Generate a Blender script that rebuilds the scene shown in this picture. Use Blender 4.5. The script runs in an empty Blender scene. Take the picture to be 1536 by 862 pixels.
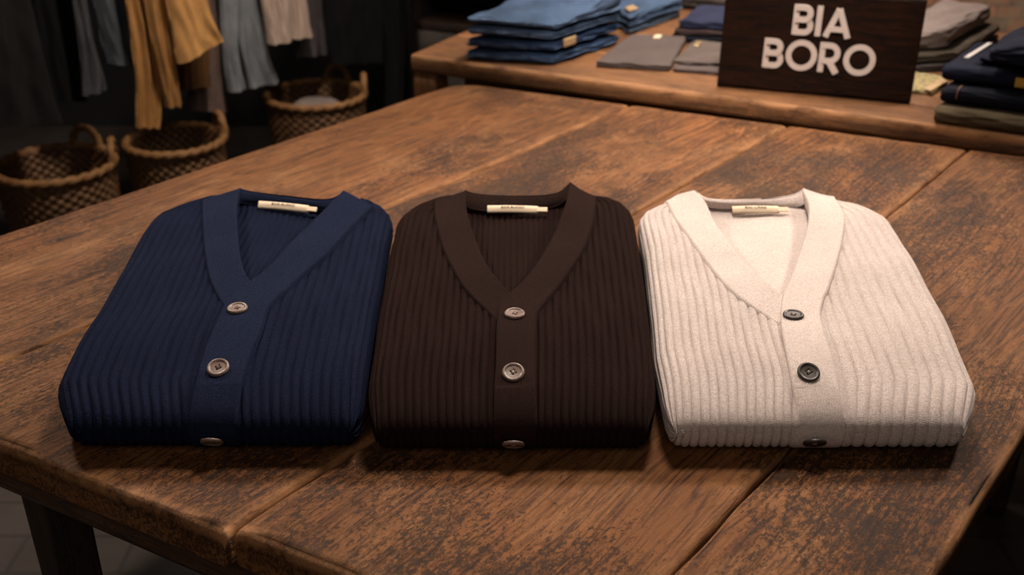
import bpy, math, random
import numpy as np
from mathutils import Vector, Matrix

random.seed(4)
S = bpy.context.scene
COL = S.collection
PI = math.pi

# ------------------------------------------------------------------ camera
F = 1600.0
PITCH = math.atan(801 / 1600)
HC = 1.48
ZT = 0.76            # top of the big table
ZB = 0.79            # top of the table behind
cP, sP = math.cos(PITCH), math.sin(PITCH)


def ray(px, py):
    dx = (px - 768) / F
    dy = (431 - py) / F
    return np.array([dx, cP + dy * sP, -sP + dy * cP])


def at(px, py, z):
    r = ray(px, py)
    t = (z - HC) / r[2]
    return np.array([r[0] * t, r[1] * t, z])


cam = bpy.data.cameras.new('camera')
cam.lens = 37.5
cam.sensor_width = 36
cam.clip_start = 0.02
co = bpy.data.objects.new('camera', cam)
co.location = (0, 0, HC)
co.rotation_euler = (PI / 2 - PITCH, 0, 0)
COL.objects.link(co)
S.camera = co
cam.dof.use_dof = True
cam.dof.focus_distance = 1.27
cam.dof.aperture_fstop = 4.3
cam.dof.aperture_blades = 9

S.view_settings.view_transform = 'Standard'
S.view_settings.look = 'None'
S.view_settings.gamma = 1
S.view_settings.use_curve_mapping = False
S.view_settings.exposure = 0.0
S.cycles.use_denoising = True
S.cycles.max_bounces = 6


# ------------------------------------------------------------------ helpers
def prop(o, label=None, cat=None, group=None, kind=None):
    if label: o['label'] = label
    if cat: o['category'] = cat
    if group: o['group'] = group
    if kind: o['kind'] = kind
    return o


def empty(name, loc, rz=0.0, label=None, cat=None, group=None):
    o = bpy.data.objects.new(name, None)
    o.empty_display_size = 0.05
    o.location = loc
    o.rotation_euler = (0, 0, rz)
    COL.objects.link(o)
    return prop(o, label, cat, group)


def mesh(name, v, f, mat, parent=None, smooth=True, uv=None, attr=None, world=True):
    """v (n,3) array in world space (or the parent's own frame when world=False)."""
    v = np.asarray(v, dtype=np.float64)
    if parent is not None and world:
        p = parent
        off = np.zeros(3)
        while p is not None:
            off += np.array(p.location)
            p = p.parent
        v = v - off
    me = bpy.data.meshes.new(name)
    if isinstance(f, np.ndarray):
        n, k = f.shape
        me.vertices.add(len(v)); me.vertices.foreach_set('co', v.astype(np.float32).ravel())
        me.loops.add(n * k); me.loops.foreach_set('vertex_index', f.astype(np.int32).ravel())
        me.polygons.add(n)
        me.polygons.foreach_set('loop_start', np.arange(0, n * k, k, dtype=np.int32))
        me.polygons.foreach_set('loop_total', np.full(n, k, dtype=np.int32))
        me.update(calc_edges=True)
    else:
        me.from_pydata([tuple(a) for a in v], [], [tuple(int(i) for i in q) for q in f])
    me.validate()
    if uv is not None:
        lay = me.uv_layers.new(name='UVMap')
        idx = np.empty(len(me.loops), dtype=np.int32)
        me.loops.foreach_get('vertex_index', idx)
        lay.data.foreach_set('uv', np.asarray(uv, dtype=np.float32)[idx].ravel())
    if attr is not None:
        for an, arr in attr.items():
            a = me.attributes.new(an, 'FLOAT', 'POINT')
            a.data.foreach_set('value', np.asarray(arr, dtype=np.float32))
    me.polygons.foreach_set('use_smooth', np.full(len(me.polygons), smooth, dtype=bool))
    me.materials.append(mat)
    o = bpy.data.objects.new(name, me)
    COL.objects.link(o)
    if parent is not None:
        o.parent = parent
    return o


def grid_faces(nr, nc, close_c=False, close_r=False):
    r = np.arange(nr if close_r else nr - 1)
    c = np.arange(nc if close_c else nc - 1)
    R, C = np.meshgrid(r, c, indexing='ij')
    R2 = (R + 1) % nr
    C2 = (C + 1) % nc
    return np.stack([R * nc + C, R * nc + C2, R2 * nc + C2, R2 * nc + C], -1).reshape(-1, 4)


def join(parts):
    vs, fs, n = [], [], 0
    for v, f in parts:
        v = np.asarray(v); vs.append(v)
        fs += [tuple(int(i) + n for i in q) for q in f]
        n += len(v)
    return np.concatenate(vs), fs


def rbox(nx, ny, nz, hx, hy, hz, r):
    """gridded rounded box centred at 0; returns verts, quads and the (-1..1) box coordinates"""
    pts, faces, key = [], [], {}

    def vid(i, j, k):
        q = (i, j, k)
        if q not in key:
            key[q] = len(pts)
            pts.append((2 * i / nx - 1, 2 * j / ny - 1, 2 * k / nz - 1))
        return key[q]
    for i in range(nx):
        for j in range(ny):
            faces.append((vid(i, j, nz), vid(i + 1, j, nz), vid(i + 1, j + 1, nz), vid(i, j + 1, nz)))
            faces.append((vid(i, j, 0), vid(i, j + 1, 0), vid(i + 1, j + 1, 0), vid(i + 1, j, 0)))
    for i in range(nx):
        for k in range(nz):
            faces.append((vid(i, 0, k), vid(i + 1, 0, k), vid(i + 1, 0, k + 1), vid(i, 0, k + 1)))
            faces.append((vid(i, ny, k), vid(i, ny, k + 1), vid(i + 1, ny, k + 1), vid(i + 1, ny, k)))
    for j in range(ny):
        for k in range(nz):
            faces.append((vid(0, j, k), vid(0, j, k + 1), vid(0, j + 1, k + 1), vid(0, j + 1, k)))
            faces.append((vid(nx, j, k), vid(nx, j + 1, k), vid(nx, j + 1, k + 1), vid(nx, j, k + 1)))
    b = np.array(pts)
    h = np.array([hx, hy, hz])
    # crowd the grid lines toward the faces so the rounding is sampled
    g = np.sign(b) * (1 - (1 - np.abs(b)) ** 1.6)
    g[:, 2] = b[:, 2]
    p = g * h
    r = np.minimum(r, h)
    inner = np.clip(p, -(h - r), h - r)
    d = (p - inner) / r
    ln = np.linalg.norm(d, axis=1)
    ln[ln == 0] = 1
    q = inner + d / ln[:, None] * r * (np.max(np.abs(d), axis=1) > 0)[:, None]
    return q, np.array(faces), b


def wob(rs, n, amp, lo, hi):
    """smooth random 2-D field as a sum of sines"""
    A = [(rs.uniform(lo, hi) * rs.choice([-1, 1]), rs.uniform(lo, hi) * rs.choice([-1, 1]), rs.uniform(0, 6.28), rs.uniform(.5, 1)) for _ in range(n)]

    def f(x, y):
        s = 0
        for a, b, c, w in A:
            s = s + w * np.sin(a * x + b * y + c)
        return amp * s / (n * .5)
    return f


def tube(path, rad, n=10, close=False, twist=None):
    """tube along a 3-D path; twist = (strands, turns, depth) makes a rope"""
    P = np.asarray(path, float)
    m = len(P)
    if close:
        T = np.roll(P, -1, 0) - np.roll(P, 1, 0)
    else:
        T = np.gradient(P, axis=0)
    T /= np.linalg.norm(T, axis=1)[:, None]
    up = np.array([0, 0, 1.0])
    N = np.cross(T, up)
    bad = np.linalg.norm(N, axis=1) < 1e-3
    N[bad] = np.array([1, 0, 0])
    N /= np.linalg.norm(N, axis=1)[:, None]
    B = np.cross(T, N)
    a = np.linspace(0, 2 * PI, n, endpoint=False)
    rad = np.broadcast_to(np.asarray(rad, float), (m,))
    R = np.repeat(rad[:, None], n, 1)
    if twist:
        k, turns, dp = twist
        ph = np.linspace(0, 2 * PI * turns, m, endpoint=not close)[:, None]
        R = R * (1 + dp * (np.abs(np.sin((a[None] * k + ph) / 2)) - .6))
    V = P[:, None] + R[..., None] * (np.cos(a)[None, :, None] * N[:, None] + np.sin(a)[None, :, None] * B[:, None])
    V = V.reshape(-1, 3)
    f = [tuple(q) for q in grid_faces(m, n, True, close)]
    if not close:
        f.append(tuple(range(n - 1, -1, -1)))
        f.append(tuple(range((m - 1) * n, m * n)))
    return V, f


def spline(P, n):
    """Catmull-Rom resample of the rows of P"""
    P = np.asarray(P, float)
    m = len(P)
    d = np.linalg.norm(np.diff(P, axis=0), axis=1) ** .5
    t = np.concatenate([[0], np.cumsum(d)])
    out = np.empty((n, P.shape[1]))
    tg = np.gradient(P, t, axis=0)
    for k, s in enumerate(np.linspace(0, t[-1], n)):
        i = min(max(np.searchsorted(t, s, 'right') - 1, 0), m - 2)
        h = t[i + 1] - t[i]
        u = (s - t[i]) / h
        out[k] = ((2 * u ** 3 - 3 * u ** 2 + 1) * P[i] + (u ** 3 - 2 * u ** 2 + u) * h * tg[i]
                  + (-2 * u ** 3 + 3 * u ** 2) * P[i + 1] + (u ** 3 - u ** 2) * h * tg[i + 1])
    return out


# ------------------------------------------------------------------ materials
class NT:
    def __init__(s, name):
        s.m = bpy.data.materials.new(name)
        s.m.use_nodes = True
        s.t = s.m.node_tree
        s.b = s.t.nodes['Principled BSDF']

    def n(s, typ, **kw):
        nd = s.t.nodes.new(typ)
        for k, v in kw.items():
            if hasattr(nd, k) and not k.startswith('i_'):
                setattr(nd, k, v)
        return nd

    def link(s, a, b): s.t.links.new(a, b)

    def val(s, sock, v):
        if hasattr(v, 'is_output') or hasattr(v, 'links'):
            s.link(v, sock)
        else:
            sock.default_value = v

    def math(s, op, a, b=0.0, c=None, clamp=False):
        nd = s.n('ShaderNodeMath', operation=op)
        nd.use_clamp = clamp
        s.val(nd.inputs[0], a); s.val(nd.inputs[1], b)
        if c is not None: s.val(nd.inputs[2], c)
        return nd.outputs[0]

    def noise(s, vec, scale, detail=4, rough=.55, dist=0.0):
        nd = s.n('ShaderNodeTexNoise')
        if vec is not None: s.link(vec, nd.inputs['Vector'])
        nd.inputs['Scale'].default_value = scale
        nd.inputs['Detail'].default_value = detail
        nd.inputs['Roughness'].default_value = rough
        nd.inputs['Distortion'].default_value = dist
        return nd.outputs['Fac']

    def ramp(s, fac, stops):
        nd = s.n('ShaderNodeValToRGB')
        e = nd.color_ramp.elements
        while len(e) < len(stops): e.new(.5)
        for q, (p, c) in zip(e, stops):
            q.position = p
            q.color = (*c, 1) if not isinstance(c, (int, float)) else (c, c, c, 1)
        s.link(fac, nd.inputs[0])
        return nd.outputs[0]

    def mix(s, fac, a, b, mode='MIX'):
        nd = s.n('ShaderNodeMix', data_type='RGBA', blend_type=mode)
        s.val(nd.inputs[0], fac)
        for sk, v in ((nd.inputs[6], a), (nd.inputs[7], b)):
            if isinstance(v, tuple): sk.default_value = (*v, 1)
            else: s.link(v, sk)
        return nd.outputs[2]

    def obj(s): return s.n('ShaderNodeTexCoord').outputs['Object']
    def uv(s): return s.n('ShaderNodeTexCoord').outputs['UV']

    def mapv(s, vec, scale=(1, 1, 1), loc=(0, 0, 0)):
        nd = s.n('ShaderNodeMapping')
        s.link(vec, nd.inputs[0])
        nd.inputs['Scale'].default_value = scale
        nd.inputs['Location'].default_value = loc
        return nd.outputs[0]

    def bump(s, h, strength, dist=.001, prev=None):
        nd = s.n('ShaderNodeBump')
        nd.inputs['Strength'].default_value = strength
        nd.inputs['Distance'].default_value = dist
        s.link(h, nd.inputs['Height'])
        if prev is not None: s.link(prev, nd.inputs['Normal'])
        return nd.outputs[0]

    def done(s, color=None, rough=None, normal=None, spec=None, sheen=None):
        if color is not None:
            if isinstance(color, tuple): s.b.inputs['Base Color'].default_value = (*color, 1)
            else: s.link(color, s.b.inputs['Base Color'])
        if rough is not None: s.val(s.b.inputs['Roughness'], rough)
        if normal is not None: s.link(normal, s.b.inputs['Normal'])
        if spec is not None: s.b.inputs['Specular IOR Level'].default_value = spec
        if sheen:
            s.b.inputs['Sheen Weight'].default_value = sheen[0]
            s.b.inputs['Sheen Roughness'].default_value = .5
            s.b.inputs['Sheen Tint'].default_value = (*sheen[1], 1)
        return s.m


def mat_wood(name, cols, grain=1.0, mottling=1.0, rough=(.38, .62), seed=0.0, axis='x', spec=.4, knots=()):
    """old plank: cols = dark, mid, light, pale; grain runs along the given own axis"""
    t = NT(name)
    o = t.obj()
    rnd = t.n('ShaderNodeObjectInfo').outputs['Random']
    sh = t.n('ShaderNodeCombineXYZ')
    t.link(t.math('MULTIPLY', rnd, 9.0), sh.inputs[0])
    t.link(t.math('MULTIPLY', rnd, 5.0), sh.inputs[1])
    sh.inputs[2].default_value = seed
    add = t.n('ShaderNodeVectorMath', operation='ADD')
    t.link(o, add.inputs[0]); t.link(sh.outputs[0], add.inputs[1])
    p = add.outputs[0]
    ax = {'x': (1, 1, 1), 'y': (1, 1, 1), 'z': (1, 1, 1)}[axis]

    def sc(a, c):       # a along the grain, c across it
        return {'x': (a, c, c), 'y': (c, a, c), 'z': (c, c, a)}[axis]
    # gentle waviness of the grain
    wv = t.n('ShaderNodeTexNoise')
    t.link(t.mapv(p, sc(1.6, 3.2)), wv.inputs['Vector'])
    wv.inputs['Scale'].default_value = 1.0
    wv.inputs['Detail'].default_value = 2
    off = t.n('ShaderNodeVectorMath', operation='SCALE')
    t.link(wv.outputs['Color'], off.inputs[0]); off.inputs['Scale'].default_value = .09
    wadd = t.n('ShaderNodeVectorMath', operation='ADD')
    t.link(p, wadd.inputs[0]); t.link(off.outputs[0], wadd.inputs[1])
    w = wadd.outputs[0]
    rings = t.noise(t.mapv(w, sc(.9, 24)), 1.0, 3, .5, .35)
    lines = t.math('FRACT', t.math('MULTIPLY', rings, 11.0))
    lines = t.math('ABSOLUTE', t.math('SUBTRACT', lines, .5))         # 0 .. .5
    fine = t.noise(t.mapv(w, sc(13, 190)), 1.0, 6, .72)
    fine2 = t.noise(t.mapv(w, sc(22, 330)), 1.0, 4, .65)
    broad = t.noise(t.mapv(p, sc(2.1, 3.4)), 1.0, 7, .62, .3)
    patch = t.noise(t.mapv(p, sc(4.2, 6.5), (9, 4, 2)), 1.0, 8, .70, .5)
    speck = t.noise(t.mapv(p, sc(120, 205), (1, 2, 5)), 1.0, 7, .80, .5)
    speck2 = t.noise(t.mapv(p, sc(130, 240), (4, 8, 1)), 1.0, 5, .75, .8)
    g_ = t.math('ADD', t.math('MULTIPLY', lines, .36 * grain), t.math('ADD', t.math('MULTIPLY', fine, .62), t.math('MULTIPLY', fine2, .30)))
    base = t.ramp(g_, [(.33, cols[0]), (.45, cols[1]), (.61, cols[2])])
    tone = t.ramp(broad, [(.32, .74), (.68, 1.22)])
    base = t.mix(1.0, base, tone, 'MULTIPLY')
    # worn-through pale wood in streaky patches
    pale = t.math('MULTIPLY', t.ramp(patch, [(.47, 0.0), (.66, 1.0)]), t.ramp(fine, [(.42, .1), (.60, 1.0)]))
    c = t.mix(t.math('MULTIPLY', pale, .62 * mottling, clamp=True), base, cols[3])
    # dark grime flecks, thick in some patches and rare in others
    thr = t.n('ShaderNodeMapRange')
    t.link(t.noise(t.mapv(p, sc(3.1, 4.6), (5, 1, 8)), 1.0, 5, .62, .4), thr.inputs[0])
    thr.inputs[1].default_value = .36; thr.inputs[2].default_value = .64
    thr.inputs[3].default_value = -.125; thr.inputs[4].default_value = .055
    fl = t.math('ADD', t.math('ADD', t.math('MULTIPLY', speck, .85), t.math('MULTIPLY', fine, .15)), thr.outputs[0])
    dkm = t.ramp(fl, [(.47, .0), (.54, 1.0)])
    c = t.mix(t.math('MULTIPLY', dkm, .82 * mottling, clamp=True), c, cols[0])
    scm = t.math('MULTIPLY', t.ramp(speck2, [(.60, .0), (.68, 1.0)]), t.ramp(patch, [(.40, .15), (.60, .8)]))
    c = t.mix(t.math('MULTIPLY', scm, .75 * mottling, clamp=True), c, tuple(min(1, x * 1.15) for x in cols[3]))
    for kx, ky, kr, kd in knots:       # knots with grain swirling round them
        sub = t.n('ShaderNodeVectorMath', operation='SUBTRACT')
        t.link(o, sub.inputs[0]); sub.inputs[1].default_value = (kx, ky, ZT)
        mp = t.mapv(sub.outputs[0], (.55, 1.0, 0.0))
        ln = t.n('ShaderNodeVectorMath', operation='LENGTH'); t.link(mp, ln.inputs[0])
        dist = t.math('ADD', ln.outputs['Value'], t.math('MULTIPLY', t.math('SUBTRACT', t.noise(o, 60, 3, .6), .5), kr * .8))
        q = t.math('DIVIDE', dist, kr)
        ringk = t.ramp(q, [(.0, kd), (.22, kd * .9), (.34, .1), (.50, .75), (.62, .1), (.78, .5), (.95, .0)])
        c = t.mix(ringk, c, tuple(x * .8 for x in cols[0]))
    at_ = t.n('ShaderNodeAttribute'); at_.attribute_name = 'wear'
    wn = t.math('MULTIPLY', at_.outputs['Fac'], t.ramp(t.noise(t.mapv(p, sc(14, 40)), 1.0, 4, .6), [(.36, .12), (.56, 1.0)]))
    c = t.mix(t.math('MULTIPLY', wn, .95, clamp=True), c, tuple(min(1, a * .9 + b * .6) for a, b in zip(cols[3], cols[2])))
    h = t.math('ADD', t.math('MULTIPLY', fine, .8), t.math('MULTIPLY', fine2, .6))
    h = t.math('ADD', h, t.math('MULTIPLY', speck, 1.0))
    h = t.math('SUBTRACT', h, t.math('MULTIPLY', dkm, .25))
    h = t.math('ADD', h, t.math('MULTIPLY', patch, .8))
    nrm = t.bump(h, .85, .0026)
    r = t.n('ShaderNodeMapRange')
    t.link(patch, r.inputs[0])
    r.inputs[1].default_value = .3; r.inputs[2].default_value = .7
    r.inputs[3].default_value = rough[1]; r.inputs[4].default_value = rough[0]
    return t.done(c, r.outputs[0], nrm, spec)


def mat_knit(name, ca, cb, fleck, stitch=1.0, sheen=.25, v_dir=True, bump=.6):
    """rib knit; UV.x counts ribs, UV.y counts stitches"""
    t = NT(name)
    sep = t.n('ShaderNodeSeparateXYZ')
    t.link(t.uv(), sep.inputs[0])
    u, v = sep.outputs[0], sep.outputs[1]
    fx = t.math('ABSOLUTE', t.math('SUBTRACT', t.math('FRACT', u), .5))
    vv = t.math('ADD', v, t.math('MULTIPLY', fx, 1.4))
    st = t.math('ABSOLUTE', t.math('SINE', t.math('MULTIPLY', vv, PI)))
    n1 = t.noise(t.obj(), 620, 4, .75)
    n2 = t.noise(t.obj(), 240, 4, .7)
    n3 = t.noise(t.obj(), 14, 3, .6)
    c = t.mix(t.ramp(n2, [(.36, .0), (.62, 1.0)]), ca, cb)
    c = t.mix(t.ramp(n1, [(.50, .0), (.62, .95)]), c, fleck)
    c = t.mix(t.ramp(n3, [(.3, .22), (.7, .0)]), c, tuple(x * .7 for x in ca))
    h = t.math('ADD', t.math('MULTIPLY', st, .55 * stitch), t.math('ADD', t.math('MULTIPLY', n1, .9), t.math('MULTIPLY', n2, 1.1)))
    nrm = t.bump(h, min(1, bump * 1.4), .0030)
    return t.done(c, .95, nrm, .05, (sheen, fleck))


def mat_cloth(name, col, col2=None, scale=300, rough=.9, bump=.4, weave=True, sheen=None, spec=.15, worn=None):
    t = NT(name)
    o = t.obj()
    n1 = t.noise(o, scale, 3, .65)
    n2 = t.noise(o, 11, 5, .65)
    col2 = col2 or tuple(x * .6 for x in col)
    c = t.mix(t.ramp(n2, [(.35, .0), (.65, 1.0)]), col2, col)
    c = t.mix(t.ramp(n1, [(.45, .0), (.7, .35)]), c, tuple(min(1, x * 1.5) for x in col))
    if worn:          # faded fold edges
        at_ = t.n('ShaderNodeAttribute'); at_.attribute_name = 'wear'
        f_ = t.math('MULTIPLY', at_.outputs['Fac'], t.ramp(t.noise(o, 55, 5, .7), [(.38, .15), (.6, 1.0)]))
        c = t.mix(t.math('MULTIPLY', f_, .8, clamp=True), c, worn)
    nrm = t.bump(t.math('ADD', n1, t.math('MULTIPLY', n2, 1.5)), bump, .003)
    return t.done(c, rough, nrm, spec, sheen)


def mat_plain(name, col, rough=.5, metal=0.0, spec=.5, var=.15, scale=60):
    t = NT(name)
    n = t.noise(t.obj(), scale, 4, .6)
    c = t.mix(t.ramp(n, [(.3, .0), (.7, 1.0)]), tuple(x * (1 - var) for x in col), tuple(min(1, x * (1 + var)) for x in col))
    t.b.inputs['Metallic'].default_value = metal
    return t.done(c, rough, t.bump(n, .15, .001), spec)


M = {}
WD = ((.0120, .0063, .0042), (.074, .0266, .0076), (.172, .0655, .0190), (.31, .153, .064))
_a = math.atan2(.787, .617)


def to_table(px, py):
    q = at(px, py, ZT)[:2] - np.array([-1.111, 1.321])
    return float(q @ np.array([math.cos(_a), math.sin(_a)])), float(q @ np.array([-math.sin(_a), math.cos(_a)]))


KN = [(*to_table(985, 264), .026, .25), (*to_table(475, 822), .010, .9), (*to_table(95, 356), .022, .95), (*to_table(1440, 300), .05, .3), (*to_table(632, 182), .02, .2)]
M['table'] = mat_wood('aged_table_wood', WD, spec=.2, rough=(.42, .64), knots=KN)
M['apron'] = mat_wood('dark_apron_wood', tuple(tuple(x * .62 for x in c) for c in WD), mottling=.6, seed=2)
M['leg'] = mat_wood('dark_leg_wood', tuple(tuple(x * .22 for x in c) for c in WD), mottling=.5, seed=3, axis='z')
WB = ((.036, .015, .006), (.125, .049, .0155), (.235, .098, .031), (.34, .17, .075))
M['back_table'] = mat_wood('warm_table_wood', WB, mottling=.6, seed=4, rough=(.45, .65))
M['back_leg'] = mat_wood('warm_leg_wood', WB, mottling=.5, seed=5, axis='z')
M['sign'] = mat_wood('dark_sign_wood', ((.0040, .0020, .0013), (.0105, .0042, .0021), (.034, .0105, .0036), (.034, .011, .005)), mottling=.4, seed=6, rough=(.5, .62), grain=.5, spec=.1)
M['cabinet'] = mat_wood('dark_cabinet_wood', ((.006, .003, .002), (.014, .006, .003), (.03, .013, .006), (.04, .018, .009)), mottling=.5, seed=7)
M['navy'] = mat_knit('navy_rib_knit', (.0044, .0070, .0200), (.0075, .0112, .0300), (.018, .025, .053), sheen=.12)
M['navy_band'] = mat_knit('navy_fine_knit', (.0056, .0082, .0215), (.0088, .0128, .0310), (.017, .024, .050), sheen=.12, stitch=.5, bump=.45)
M['brown'] = mat_knit('brown_rib_knit', (.0105, .0051, .0040), (.0165, .0078, .0060), (.036, .0165, .0125), sheen=.10)
M['brown_band'] = mat_knit('brown_fine_knit', (.0122, .0061, .0048), (.0170, .0082, .0063), (.030, .0140, .0108), sheen=.10, stitch=.5, bump=.45)
M['beige'] = mat_knit('oatmeal_rib_knit', (.50, .405, .36), (.65, .548, .498), (.80, .71, .665), sheen=.2, bump=.5)
M['beige_band'] = mat_knit('oatmeal_fine_knit', (.44, .355, .315), (.56, .468, .422), (.69, .605, .56), stitch=.4, sheen=.2, bump=.35)
M['button_tan'] = mat_plain('taupe_horn_button', (.15, .098, .075), .38, var=.25, scale=120)
M['button_dark'] = mat_plain('dark_horn_button', (.034, .023, .018), .42, var=.4, scale=120)
M['thread_pale'] = mat_plain('pale_thread', (.42, .33, .27), .8)
M['thread_brown'] = mat_plain('brown_thread', (.16, .10, .075), .8)
M['label'] = mat_cloth('cream_label_cloth', (.70, .56, .40), (.62, .48, .34), 900, bump=.2)
M['seam_grey'] = mat_plain('grey_seam_tape', (.14, .115, .105), .9)
M['ink'] = mat_plain('label_ink', (.02, .015, .012), .8)
M['letter'] = mat_plain('sign_letter_paint', (.62, .52, .47), .55, var=.05)


# ------------------------------------------------------------------ cardigans
class Cardigan:
    """folded cardigan: a soft slab whose outline, height profile and V opening are world-space curves"""

    def __init__(s, rows, y0, y1, h=.078, zm=.033, rf=.19, rb=.05, rs=.030, name=''):
        P = []
        for py, l, r, z in rows:
            a, b = at(l, py, ZT + z), at(r, py, ZT + z)
            P.append((a[1], a[0], b[0]))
        P.sort()
        P = np.array(P)
        yy = np.linspace(y0 - .02, y1 + .02, 400)
        L = np.interp(yy, P[:, 0], P[:, 1]); R = np.interp(yy, P[:, 0], P[:, 2])
        k = np.exp(-np.linspace(-2, 2, 13) ** 2); k /= k.sum()
        pad = lambda q: np.concatenate([np.full(6, q[0]), q, np.full(6, q[-1])])
        s.yy, s.L, s.R = yy, np.convolve(pad(L), k, 'valid'), np.convolve(pad(R), k, 'valid')
        s.y0, s.y1, s.h, s.zm, s.rf, s.rb, s.rs = y0, y1, h, zm, rf, rb, rs
        s.pw = 3.0

    def ends(s, y):
        """how far the rounded corners pull the outline in at the front fold and at the shoulders"""
        t = np.clip((y - s.y0) / .050, 0, 1)
        t2 = np.clip((s.y1 - y) / .02, 0, 1)
        return (.030 * (1 - np.sqrt(np.clip(1 - (1 - t) ** 2, 0, 1))) + .02 * (1 - np.sqrt(np.clip(1 - (1 - t2) ** 2, 0, 1))))

    def LR0(s, y):
        return np.interp(y, s.yy, s.L), np.interp(y, s.yy, s.R)

    def LR(s, y):
        l, r = s.LR0(y)
        e = s.ends(y)
        return l + e, r - e

    def zt(s, y):
        t = np.clip((y - s.y0) / s.rf, 0, 1)
        f = (1 - (1 - t) ** 2.35) ** (1 / 2.35)
        tb = np.clip((s.y1 - y) / s.rb, 0, 1)
        g = np.sqrt(np.clip(1 - (1 - tb) ** 2, 0, 1))
        span = (y - s.y0) / (s.y1 - s.y0)
        hh = s.h * (1 - .16 * np.clip((span - .3) / .7, 0, 1) ** 1.3)
        return s.zm + (hh - s.zm) * f * g

    def zb(s, y):
        t = np.clip((y - s.y0) / .034, 0, 1)
        tb = np.clip((s.y1 - y) / .03, 0, 1)
        return s.zm * (1 - np.sqrt(np.clip(1 - (1 - t) ** 2, 0, 1)) * np.sqrt(np.clip(1 - (1 - tb) ** 2, 0, 1)))

    def lump(s, x, y):
        return .0016 * np.sin(21 * x + 3 + 9 * y) + .0014 * np.sin(34 * y - 13 * x) + .001 * np.sin(47 * x - 20 * y + 1)

    def top(s, x, y):
        l, r = s.LR(y)
        d = np.minimum(x - l, r - x)
        t = np.clip(d / s.rs, 0, 1)
        q = (1 - (1 - t) ** s.pw) ** (1 / s.pw)
        inside = (d > 0) & (y > s.y0) & (y < s.y1)
        z = s.zm + (s.zt(y) - s.zm) * q + s.lump(x, y) * q * np.clip((y - s.y0) / .08, 0, 1)
        return ZT + np.where(inside, z, -1.0)

    def topc(s, x, y):
        """top height with the outline clamped, so it can be read slightly outside as well"""
        l, r = s.LR(y)
        yc = np.clip(y, s.y0 + .0004, s.y1 - s.rb * .85)
        l, r = s.LR(yc)
        return s.top(np.clip(x, l + .004, r - .004), yc)

    def hit(s, px, py, lift=0.0):
        r = ray(px, py)
        o = np.array([0, 0, HC])
        t0 = (ZT + .14 - HC) / r[2]; t1 = (ZT - HC) / r[2]
        ts = np.linspace(t0, t1, 1500)
        p = o + ts[:, None] * r
        below = p[:, 2] <= s.topc(p[:, 0], p[:, 1]) + lift
        ok = (p[:, 1] > s.y0) & (p[:, 1] < s.y1 + .05)
        k = np.nonzero(below & ok)[0]
        if len(k) == 0:
            q = at(px, py, ZT + s.h * .84 + lift)
            if q[1] < s.y0 + .1:
                q = at(px, py, ZT + s.zm); q[1] = s.y0
            return q
        return p[k[0]]

    def normal(s, x, y):
        e = .004
        zx = (s.topc(x + e, y) - s.topc(x - e, y)) / (2 * e)
        zy = (s.topc(x, y + e) - s.topc(x, y - e)) / (2 * e)
        n = np.stack([-zx, -zy, np.ones_like(zx)], -1)
        return n / np.linalg.norm(n, axis=-1, keepdims=True)


def in_poly(x, y, poly):
    ins = np.zeros(x.shape, bool)
    n = len(poly)
    for i in range(n):
        x1, y1 = poly[i]; x2, y2 = poly[(i + 1) % n]
        c = ((y1 > y) != (y2 > y)) & (x < (x2 - x1) * (y - y1) / (y2 - y1 + 1e-12) + x1)
        ins ^= c
    return ins


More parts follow.
